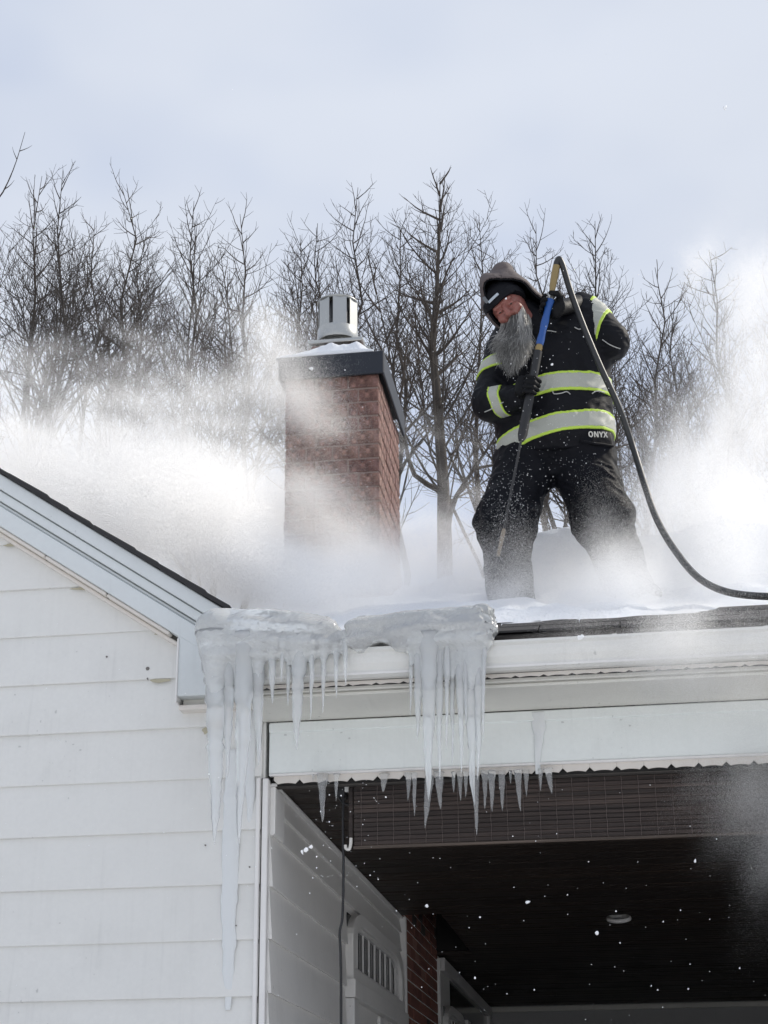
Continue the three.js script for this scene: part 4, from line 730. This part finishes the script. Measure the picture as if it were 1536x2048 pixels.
  const pipe = std([0.42, 0.42, 0.40], 0.5);
  for (const l of [[[1148, 655], [1157, 659], [1166, 658], [1174, 662]], [[1205, 679], [1218, 688], [1230, 694], [1240, 697]], [[1105, 783], [1108, 788], [1122, 787], [1133, 784], [1140, 789]], [[1094, 662], [1103, 663], [1112, 665]], [[970, 823], [982, 818], [994, 812], [1008, 804]], [[1183, 787], [1190, 783], [1200, 783], [1208, 786]]]) {
    const pts = l.map(([x, y]) => { const [p, n] = hit(x, y); return p.addScaledVector(n, 0.004); });
    part('piping', tube(curve(pts, 14), 0.0026, 6), pipe, man);
  }
  const font = await new FontLoader().loadAsync('fonts/droid/droid_sans_bold.typeface.json');
  const [tp, tn] = hit(1194, 871), tg = new TextGeometry('ONYX', { font, size: 0.026, depth: 0.003, curveSegments: 4, bevelEnabled: false });
  tg.computeBoundingBox(); tg.translate(-tg.boundingBox.max.x / 2, -0.013, 0); tg.scale(0.95, 1.05, 1);
  const tz = tn.clone().lerp(V(0.05, -0.1, 1), 0.5).normalize(), tx = V(1, 0.03, 0).addScaledVector(tz, -tz.x).normalize(), ty = tz.clone().cross(tx);
  tg.applyMatrix4(new THREE.Matrix4().makeBasis(tx, ty, tz).setPosition(tp.clone().addScaledVector(tz, 0.012)));
  part('lettering', bare(tg), std([0.62, 0.60, 0.54], 0.6), man);
  // zip pocket edge at the right hip
  const pk = [[1160, 882], [1180, 886], [1205, 890], [1224, 893]].map(([x, y]) => { const [p, n] = hit(x, y); return p.addScaledVector(n, 0.006); });
  part('hem_edge', tube(curve(pk, 10), 0.007, 6), black, man);
}
// ------------------------------------------------------------ bare winter trees behind the house
{
  const barks = [[0.060, 0.050, 0.043], [0.052, 0.045, 0.040], [0.072, 0.062, 0.054]].map((c) => std(c, 0.95, { bumpMap: M.shingle.bumpMap, bumpScale: 0.006 }));
  const twigM = [[0.056, 0.045, 0.039], [0.048, 0.041, 0.037], [0.066, 0.054, 0.046]].map((c) => std(c, 0.95));
  const tri = { n: 0 };
  function limb(pts, r0, r1, sides, out, pw = 1) { const n = pts.length - 1, g = tube(pts, pts.map((_, i) => r0 + (r1 - r0) * Math.pow(i / n, pw)), sides, false); tri.n += n * sides * 2; out.push(g); }
  // a limb that starts along dir and turns upward
  function grow(p, dir, len, steps, up, wob) { const pts = [p.clone()], d = dir.clone().normalize(), q = p.clone(); for (let i = 0; i < steps; i++) { d.y += up / steps; d.x += gauss() * wob; d.z += gauss() * wob; d.y += gauss() * wob * 0.5; d.normalize(); q.addScaledVector(d, len / steps); pts.push(q.clone()); } return pts; }
  const along = (pts, t) => { const k = clamp(t, 0, 0.9999) * (pts.length - 1), i = Math.floor(k); return [pts[i].clone().lerp(pts[i + 1], k - i), pts[i + 1].clone().sub(pts[i]).normalize()]; };
  function side(dir, ang, az) { const u = (Math.abs(dir.y) < 0.9 ? V(0, 1, 0) : V(1, 0, 0)).cross(dir).normalize(), v = dir.clone().cross(u); return dir.clone().multiplyScalar(Math.cos(ang)).addScaledVector(u, Math.sin(ang) * Math.cos(az)).addScaledVector(v, Math.sin(ang) * Math.sin(az)); }
  function twigs(pts, len, r, crown, dens, lvl, mn) {
    const L = len, n = Math.max(2, Math.round(L * dens)); let az = rr(0, 6);
    for (let i = 0; i < n; i++) {
      const t = (lvl ? 0.30 : 0.2) + (lvl ? 0.68 : 0.78) * (i + rnd() * 0.6) / n, [p, d] = along(pts, t); az += 2.4 + rr(-0.5, 0.5);
      const l = (lvl ? 0.55 : 0.36) * L * (1.05 - 0.75 * t) * rr(0.6, 1.15) + (lvl ? 0.0 : 0.08); if (l < 0.10) continue;
      const dir = side(d, rr(0.45, 1.15), az), q = grow(p, dir, l, lvl ? 5 : 3, lvl ? 0.55 : 0.45, lvl ? 0.10 : 0.12), r1 = Math.max(mn, r * (lvl ? 0.55 : 0.6) * (1 - 0.55 * t));
      limb(q, r1, mn * 0.55, lvl ? 4 : 3, crown);
      if (lvl) twigs(q, l, r1, crown, 7.0, lvl - 1, mn);
    }
  }
  function tree(label, o) {
    reseed(o.seed);
    const top = at(o.top[0], o.top[1], o.z), foot = at(o.foot, 1150, o.z), base = V(foot.x + (foot.x - top.x) * 0.06, -0.05, o.z), Hh = top.y - base.y, mn = 0.0031 * (EYE.z - o.z) / 18;
    const t = thing('bare_tree', label, 'tree', 'bare winter trees behind the house'), trunk = [], crown = [];
    t.position.copy(base);
    const pts = []; const lean = V(top.x - base.x, 0, 0);
    for (let i = 0; i <= 16; i++) { const s = i / 16; pts.push(V(lean.x * Math.pow(s, 1.3) + (i && i < 16 ? gauss() * 0.08 : 0), Hh * s, (i && i < 16 ? gauss() * 0.08 : 0))); }
    const R0 = o.r ?? Hh * 0.0085;
    trunk.push(tube(pts, pts.map((_, i) => R0 * Math.pow(1 - i / 16, 1.1) + mn), 8, false)); tri.n += 256;
    const W = 1.28 * o.w * (EYE.z - o.z) * 1.07 / FOCAL / 2;                   // half width of the crown
    const np = Math.round((o.forks ? 1.15 : 0.55) * (o.n ?? 30) * 1.25); let az = rr(0, 6);
    for (let i = 0; i < np; i++) {
      const s = o.s0 + (0.97 - o.s0) * Math.pow((i + rnd() * 0.7) / np, 0.85), [p, d] = along(pts, s); az += 2.4 + rr(-0.4, 0.4);
      const vert = Math.max(0.22, (0.985 - s) * Hh * rr(0.30, 0.80)), hor = W * rr(0.35, 1.25) * Math.pow(Math.sin(Math.PI * clamp(0.12 + 0.88 * (s - o.s0 * 0.5) / (1.0 - o.s0 * 0.5), 0, 1)), 0.7) + 0.12;
      const ang = clamp(Math.atan2(hor, vert), 0.22, 1.0), len = Math.hypot(hor, vert) * 0.97;
      const dir = side(V(0, 1, 0), Math.min(ang * 1.45, 1.25), az), q = grow(p, dir, len, 8, 0.9, 0.06), r = clamp(0.0045 * len + 0.10 * R0 * (1 - s), mn * 1.6, 0.018);
      limb(q, r, mn * 0.7, 5, s < o.s0 + 0.3 ? trunk : crown, 0.75);
      twigs(q, len, r, crown, o.dens ?? 5.6, 1, mn);
    }
    // co-dominant leaders that part from the trunk and make the crown broad and uneven
    if (!o.forks) for (let i = 0, nl = 3 + Math.floor(rnd() * 2), a0 = rr(0, 6); i < nl; i++) {
      const s = o.s0 + rr(-0.04, 0.10), [p] = along(pts, s), ang = rr(0.16, 0.48), a = a0 + i * 6.283 / nl + rr(-0.5, 0.5), len = (1 - s) * Hh * rr(0.48, 0.76) / Math.cos(ang);
      const q = grow(p, V(Math.sin(ang * 1.3) * Math.cos(a), Math.cos(ang * 1.3), Math.sin(ang * 1.3) * Math.sin(a)), len, 11, 0.25, 0.09), r = R0 * 0.24;
      limb(q, r, mn, 6, trunk, 0.7); twigs(q, len, r * 0.8, crown, 5.2, 1, mn);
    }
    // big forks laid out by hand: [from height share, [px, py] points]
    for (const [s, line, r] of o.forks ?? []) {
      const [p] = along(pts, s), q = [p, ...line.map(([x, y], k) => at(x, y, o.z + (k + 1) * (o.fz ?? 0.12)).sub(base))], c = curve(q, 10);
      let L = 0; for (let i = 1; i < c.length; i++) L += c[i].distanceTo(c[i - 1]);
      limb(c, r, mn, 6, trunk, 0.6); if (!o.bare) twigs(c, L, r, crown, 3.6, 1, mn); else twigs(c, L * 0.25, r, crown, 8, 0, mn);
    }
    if (!o.bare) twigs(pts.slice(11), Hh * 0.18, R0 * 0.25, crown, 9, 1, mn);
    const k = o.seed % 3;
    part('trunk', merge(trunk), barks[k], t); part('crown', merge(crown), twigM[k], t);
  }
  const T = [
    ['tall bare tree beside the chimney with thick forked trunk', { seed: 101, foot: 848, top: [880, 345], z: -11, w: 300, s0: 0.65, n: 30, r: 0.24, forks: [[0.68, [[829, 950], [810, 880], [792, 780], [765, 640], [735, 510]], 0.045], [0.61, [[905, 1010], [950, 935], [1000, 860], [1060, 760]], 0.05]] }],
    ['broad bare tree rising behind the metal flue cap', { seed: 102, foot: 700, top: [716, 375], z: -12, w: 260, s0: 0.66, n: 30 }],
    ['leaning bare tree filling the gap between flue cap and tall forked tree', { seed: 103, foot: 800, top: [800, 440], z: -14, w: 190, s0: 0.63, n: 20 }],
    ['open bare tree with few branches left of the flue cap', { seed: 104, foot: 520, top: [480, 428], z: -11, w: 210, s0: 0.66, n: 20, dens: 3.4 }],
    ['narrow cone shaped bare tree above the white steam', { seed: 105, foot: 378, top: [388, 402], z: -13, w: 150, s0: 0.63, n: 34 }],
    ['bare tree with tall bristling leader at far left', { seed: 106, foot: 146, top: [126, 340], z: -10.5, w: 240, s0: 0.65, n: 28 }],
    ['thick bushy bare tree with upright twigs, second clump from left', { seed: 107, foot: 225, top: [243, 372], z: -12, w: 190, s0: 0.62, n: 24 }],
    ['bare tree at the left picture edge, branching low', { seed: 108, foot: 40, top: [84, 352], z: -12, w: 210, s0: 0.63, n: 30 }],
    ['dense small bare tree between the bristling tree and the cone', { seed: 109, foot: 300, top: [296, 452], z: -14.5, w: 170, s0: 0.61, n: 22 }],
    ['bare tree partly outside the picture with one long bough reaching in', { seed: 110, foot: -70, top: [-60, 330], z: -10, w: 60, s0: 0.66, n: 10, bare: true, forks: [[0.78, [[-30, 440], [6, 384], [30, 330], [50, 264]], 0.022]] }],
    ['bare tree directly behind the man\'s hood', { seed: 111, foot: 1085, top: [1072, 448], z: -13, w: 190, s0: 0.64, n: 28 }],
    ['rounded bare tree above the man\'s raised shoulder', { seed: 112, foot: 1215, top: [1190, 442], z: -13.5, w: 230, s0: 0.63, n: 34 }],
    ['bare tree right of the man, behind the hose', { seed: 113, foot: 1262, top: [1310, 535], z: -12, w: 260, s0: 0.62, n: 34 }],
    ['slim upright bare tree wrapped by the right hand steam', { seed: 114, foot: 1428, top: [1418, 500], z: -11.5, w: 170, s0: 0.62, n: 34 }],
    ['bare tree at the right edge inside the steam', { seed: 115, foot: 1530, top: [1540, 560], z: -13, w: 230, s0: 0.62, n: 30 }],
    ['low bare tree seen between the man\'s legs', { seed: 116, foot: 1120, top: [1140, 560], z: -10.5, w: 240, s0: 0.64, n: 26, r: 0.24, forks: [[0.64, [[1075, 960], [1040, 900], [1010, 820]], 0.04], [0.65, [[1165, 970], [1220, 900], [1275, 840]], 0.04]] }],
    ['bare tree between forked trunk and the man', { seed: 117, foot: 935, top: [958, 440], z: -15, w: 170, s0: 0.62, n: 18 }],
    ['thin bare tree behind the steam left of the chimney', { seed: 118, foot: 610, top: [600, 470], z: -15, w: 170, s0: 0.62, n: 30 }],
    ['far bare tree filling the low gap left of the cone', { seed: 119, foot: 180, top: [190, 440], z: -16, w: 200, s0: 0.60, n: 20 }],
    ['far bare tree behind the open one', { seed: 120, foot: 450, top: [440, 500], z: -16, w: 190, s0: 0.60, n: 20 }],
    ['far bare tree right of the hose, lower than its neighbours', { seed: 121, foot: 1350, top: [1350, 600], z: -15, w: 190, s0: 0.60, n: 24 }],
  ];
  for (const [l, o] of T) tree(l, o);
  console.log('tree triangles', tri.n);
}
// ------------------------------------------------------------ steam: countless small droplets, gathered in wisps
{
  reseed(404);
  const drop = phys([0.985, 0.985, 0.985], 1, { transmission: 1, thickness: 0, specularIntensity: 0 });
  const cluster = (n, sigma, size) => {                             // a wisp: loose flakes of frozen droplets, thinning outwards
    const pos = [], nor = [], q = new THREE.Quaternion(), v = [V(1, 0, 0), V(-0.5, 0.866, 0), V(-0.5, -0.866, 0)];
    for (let i = 0; i < n; i++) {
      const c = V(gauss(), gauss(), gauss()); if (c.length() > 2.6) { i--; continue; } c.multiplyScalar(sigma);
      q.set(gauss(), gauss(), gauss(), gauss()).normalize(); const s = size * rr(0.7, 1.25) / 1.732, m = V(0, 0, 1).applyQuaternion(q);
      for (const p of v) { const w = p.clone().applyQuaternion(q).multiplyScalar(s).add(c); pos.push(w.x, w.y, w.z); nor.push(m.x, m.y, m.z); }
    }
    const g = new THREE.BufferGeometry(); g.setAttribute('position', new THREE.Float32BufferAttribute(pos, 3)); g.setAttribute('normal', new THREE.Float32BufferAttribute(nor, 3)); return g;
  };
  const NDROP = 8000, SIZE = 0.00086, AREA = 0.2165 * SIZE * SIZE * 0.97;  // mean shadow area of one flake
  const geos = [cluster(NDROP, 0.075, SIZE), cluster(NDROP, 0.052, SIZE)];
  // puffs: [px, py, half width px, half height px, optical depth, z, depth spread, tilt]
  function steam(label, puffs, seed, flow) {
    const F = V(flow[0], flow[1], 0).normalize(), along = new THREE.Quaternion(), X = V(1, 0, 0);
    const mats = [[], []], m = new THREE.Matrix4(), q = new THREE.Quaternion();
    for (const [px, py, sx, sy, tau, z, dz, tilt = 0] of puffs) {
      const c = at(px, py, z), k = c.distanceTo(EYE) / FOCAL, area = 2 * Math.PI * sx * sy * k * k, n = Math.round(1.25 * tau * area / (NDROP * AREA));
      for (let i = 0, tries = 0; i < n && tries < n * 12; tries++) {
        const a = gauss() * sx, b = gauss() * sy, e = gauss(); if (a * a / sx / sx + b * b / sy / sy > 6.5) continue;
        const p = at(px + a * Math.cos(tilt) - b * Math.sin(tilt), py + a * Math.sin(tilt) + b * Math.cos(tilt), z + e * dz);
        const u = p.x * F.x + p.y * F.y, v = -p.x * F.y + p.y * F.x, wq = noise3(p.x * 2, p.y * 2, p.z * 2 + seed) * 0.5, f = fbm(u * 1.9 + seed + wq, v * 4.4 + wq, p.z * 2.6, 4), f2 = fbm(u * 5 + seed, v * 14 + 2 * wq, p.z * 7, 3);
        if (rnd() > smooth(0.39, 0.60, f * 0.68 + f2 * 0.32)) continue;
        if (p.z > -0.12 && p.x < -1.42 && p.y > 3.6) continue;
        if (p.x < -1.52 && p.z > -1.85 && p.z < -0.4) continue;
        if (p.z < 0.40 && p.y < roofY(p.z) + 0.05 && p.y > 3.0) continue;
        const w = rnd() < 0.5 ? 0 : 1, s = rr(0.75, 1.2), d = F.clone().add(V(gauss() * 0.35, gauss() * 0.35, gauss() * 0.35)).normalize(); q.setFromUnitVectors(X, d).multiply(along.setFromAxisAngle(X, rr(0, 6.28))); m.compose(p, q, V(s * 1.9, s * 0.72, s * 0.72)); mats[w].push(m.clone()); i++;
      }
    }
    const root = thing('steam', label, 'steam'); root.userData.kind = 'stuff';
    mats.forEach((l, w) => { const im = new THREE.InstancedMesh(geos[w], drop, l.length); l.forEach((x, i) => im.setMatrixAt(i, x)); im.name = 'steam_wisps'; im.userData.kind = 'stuff'; shadowed(im); root.add(im); });
    console.log(label, mats.map((l) => l.length).join(' '));
  }
  steam('thick white steam rolling off the roof left of the chimney', [
    [330, 1090, 190, 50, 1.5, -1.7, 0.8], [330, 1060, 190, 60, 1.1, -3.0, 1.2], [110, 965, 130, 50, 1.7, -3.2, 1.3], [60, 865, 100, 55, 0.7, -3.4, 1.2], [300, 950, 110, 50, 1.5, -3.0, 1.2], [240, 830, 150, 45, 0.6, -3.2, 1.1], [470, 1010, 70, 65, 1.4, -2.6, 1.1],
    [470, 1130, 90, 45, 2.2, -2.3, 0.4], [470, 1160, 80, 36, 1.1, -0.6, 0.2], [560, 1160, 90, 36, 1.5, -0.5, 0.35], [540, 685, 24, 44, 0.8, -1.6, 0.5, -0.3], [520, 775, 40, 55, 0.55, -1.8, 0.6], [20, 740, 60, 40, 0.2, -3.2, 1.0], [400, 700, 110, 40, 0.10, -3, 1.0],
    [200, 1040, 150, 50, 1.8, -2.4, 1.0], [560, 1085, 60, 56, 1.3, -0.27, 0.06], [600, 1085, 54, 50, 1.1, -0.55, 0.22], [600, 900, 26, 80, 0.5, -0.7, 0.14], [635, 840, 30, 24, 0.3, -0.6, 0.1], [585, 790, 22, 60, 0.75, -0.75, 0.12], [650, 1000, 40, 60, 0.3, -0.6, 0.14], [690, 1125, 60, 30, 1.0, -0.5, 0.25],
    [300, 880, 330, 70, 0.10, -7, 1.2], [900, 1100, 110, 60, 0.25, -6, 1.2], [200, 960, 200, 60, 0.4, -6, 1.0],
  ], 2.7, [-0.86, 0.5]);
  steam('white steam drifting low between the chimney and the man', [
    [640, 1145, 90, 34, 1.5, -0.5, 0.2], [760, 1165, 90, 30, 1.6, -0.35, 0.2], [860, 1180, 60, 26, 0.9, -0.3, 0.2], [880, 1120, 50, 50, 0.5, -1.2, 0.2], [955, 1130, 25, 60, 0.6, -1.1, 0.1], [740, 1270, 30, 16, 0.25, 0.55, 0.05],
  ], 5.1, [0.8, 0.6]);
  steam('white steam around the man\'s boots and over the bare roof edge', [
    [1010, 1205, 46, 24, 1.4, -0.3, 0.12], [1000, 1130, 26, 30, 0.35, -0.42, 0.06], [1130, 1210, 70, 24, 0.9, -0.3, 0.15], [1245, 1130, 36, 46, 1.4, -0.38, 0.10], [1255, 1200, 66, 32, 1.7, -0.25, 0.15], [1370, 1215, 90, 24, 0.5, -0.8, 0.1], [1170, 1240, 70, 16, 0.6, 0.1, 0.15],
    [1400, 1105, 110, 46, 0.9, -0.72, 0.1], [1480, 1160, 80, 30, 0.9, -0.5, 0.12], [1300, 1285, 110, 24, 0.5, 0.55, 0.06], [1440, 1300, 80, 44, 0.55, 0.58, 0.08], [1500, 1370, 50, 40, 0.3, 0.6, 0.08], [1150, 1150, 60, 40, 0.6, -0.9, 0.08],
  ], 8.8, [0.5, 0.85]);
  steam('tall white cloud of steam behind the hose at right', [
    [1420, 1110, 90, 60, 1.1, -1.1, 0.25], [1480, 1010, 70, 80, 0.85, -2.0, 0.7], [1500, 860, 60, 90, 0.9, -2.4, 0.8], [1510, 720, 55, 80, 0.75, -2.6, 0.8], [1510, 580, 45, 50, 0.8, -2.6, 0.7], [1400, 960, 60, 70, 0.7, -1.8, 0.35], [1330, 1030, 50, 60, 0.9, -1.5, 0.3], [1440, 560, 40, 40, 0.4, -2.4, 0.3], [1560, 1100, 60, 70, 0.8, -1.2, 0.3], [1380, 880, 50, 80, 0.15, -2, 0.3],
  ], 3.3, [0.35, 0.93]);
  steam('wisp of steam hanging before the porch at the right edge', [
    [1520, 1620, 34, 50, 0.75, 0.25, 0.1], [1500, 1570, 50, 26, 0.5, 0.2, 0.1], [1545, 1740, 20, 40, 0.6, 0.25, 0.08],
  ], 6.2, [0.3, 0.95]);
  // spray: ice chips and flakes thrown up by the lance
  const chip = new THREE.IcosahedronGeometry(1, 0), cp = chip.attributes.position; for (let i = 0; i < cp.count; i++) { const s = 0.7 + 0.6 * hash3(cp.getX(i) * 99, cp.getY(i) * 99, cp.getZ(i) * 99); cp.setXYZ(i, cp.getX(i) * s, cp.getY(i) * s * 0.8, cp.getZ(i) * s); } chip.computeVertexNormals();
  const list = []; reseed(515);
  const chipAt = (px, py, z, r) => { const q = new THREE.Quaternion(gauss(), gauss(), gauss(), gauss()).normalize(); list.push(new THREE.Matrix4().compose(at(px, py, z), q, V(r, r * rr(0.55, 1), r * rr(0.7, 1)))); };
  for (let i = 0; i < 110; i++) chipAt(rr(700, 1536), rr(1560, 2048), rr(-0.4, 1.5), 0.0013 + 0.0026 * Math.pow(rnd(), 3));
  for (let i = 0; i < 60; i++) chipAt(rr(620, 760), rr(1560, 1760), rr(-0.2, 1.2), 0.0013 + 0.0022 * Math.pow(rnd(), 3));
  for (let i = 0; i < 900; i++) chipAt(1020 + gauss() * 34, 1060 + gauss() * 60, rr(-0.4, -0.2), 0.0009 + 0.0013 * Math.pow(rnd(), 3));
  for (let i = 0; i < 260; i++) chipAt(1090 + gauss() * 70, 930 + gauss() * 60, rr(-0.45, -0.1), 0.0009 + 0.002 * Math.pow(rnd(), 4));
  for (let i = 0; i < 110; i++) chipAt(1090 + gauss() * 80, 740 + gauss() * 70, rr(-0.4, 0.1), 0.001 + 0.003 * Math.pow(rnd(), 3));
  for (let i = 0; i < 90; i++) chipAt(rr(0, 1536), rr(100, 1300), rr(-1, 1.5), 0.0012 + 0.0022 * Math.pow(rnd(), 3));
  for (let i = 0; i < 60; i++) chipAt(rr(570, 800), rr(640, 1130), rr(-0.8, 0), 0.0014 + 0.002 * Math.pow(rnd(), 3));
  for (let i = 0; i < 60; i++) chipAt(rr(0, 680), rr(1300, 2048), rr(0.1, 1.2), 0.0012 + 0.002 * Math.pow(rnd(), 3));
  for (const [x, y, z, r] of [[612, 1700, 1.2, 0.012], [622, 1694, 1.2, 0.008], [604, 1704, 1.2, 0.008], [1450, 215, 1, 0.011], [1055, 1804, 0.8, 0.009], [1194, 1866, 0.8, 0.009], [1390, 1722, 0.6, 0.008], [853, 1812, 0.5, 0.008], [1104, 729, -0.1, 0.010], [623, 737, -0.7, 0.012], [1160, 1275, 0.6, 0.012], [1165, 1272, 0.6, 0.008], [1012, 597, 0, 0.006], [690, 740, 0, 0.004]]) chipAt(x, y, z, r);
  const im = new THREE.InstancedMesh(chip, std([0.88, 0.89, 0.9], 0.6), list.length); list.forEach((x, i) => im.setMatrixAt(i, x)); im.name = 'ice_spray'; im.userData = { kind: 'stuff', label: 'white ice chips and flakes flying through the air', category: 'ice spray' }; shadowed(im); scene.add(im);
}
renderer.render(scene, camera);
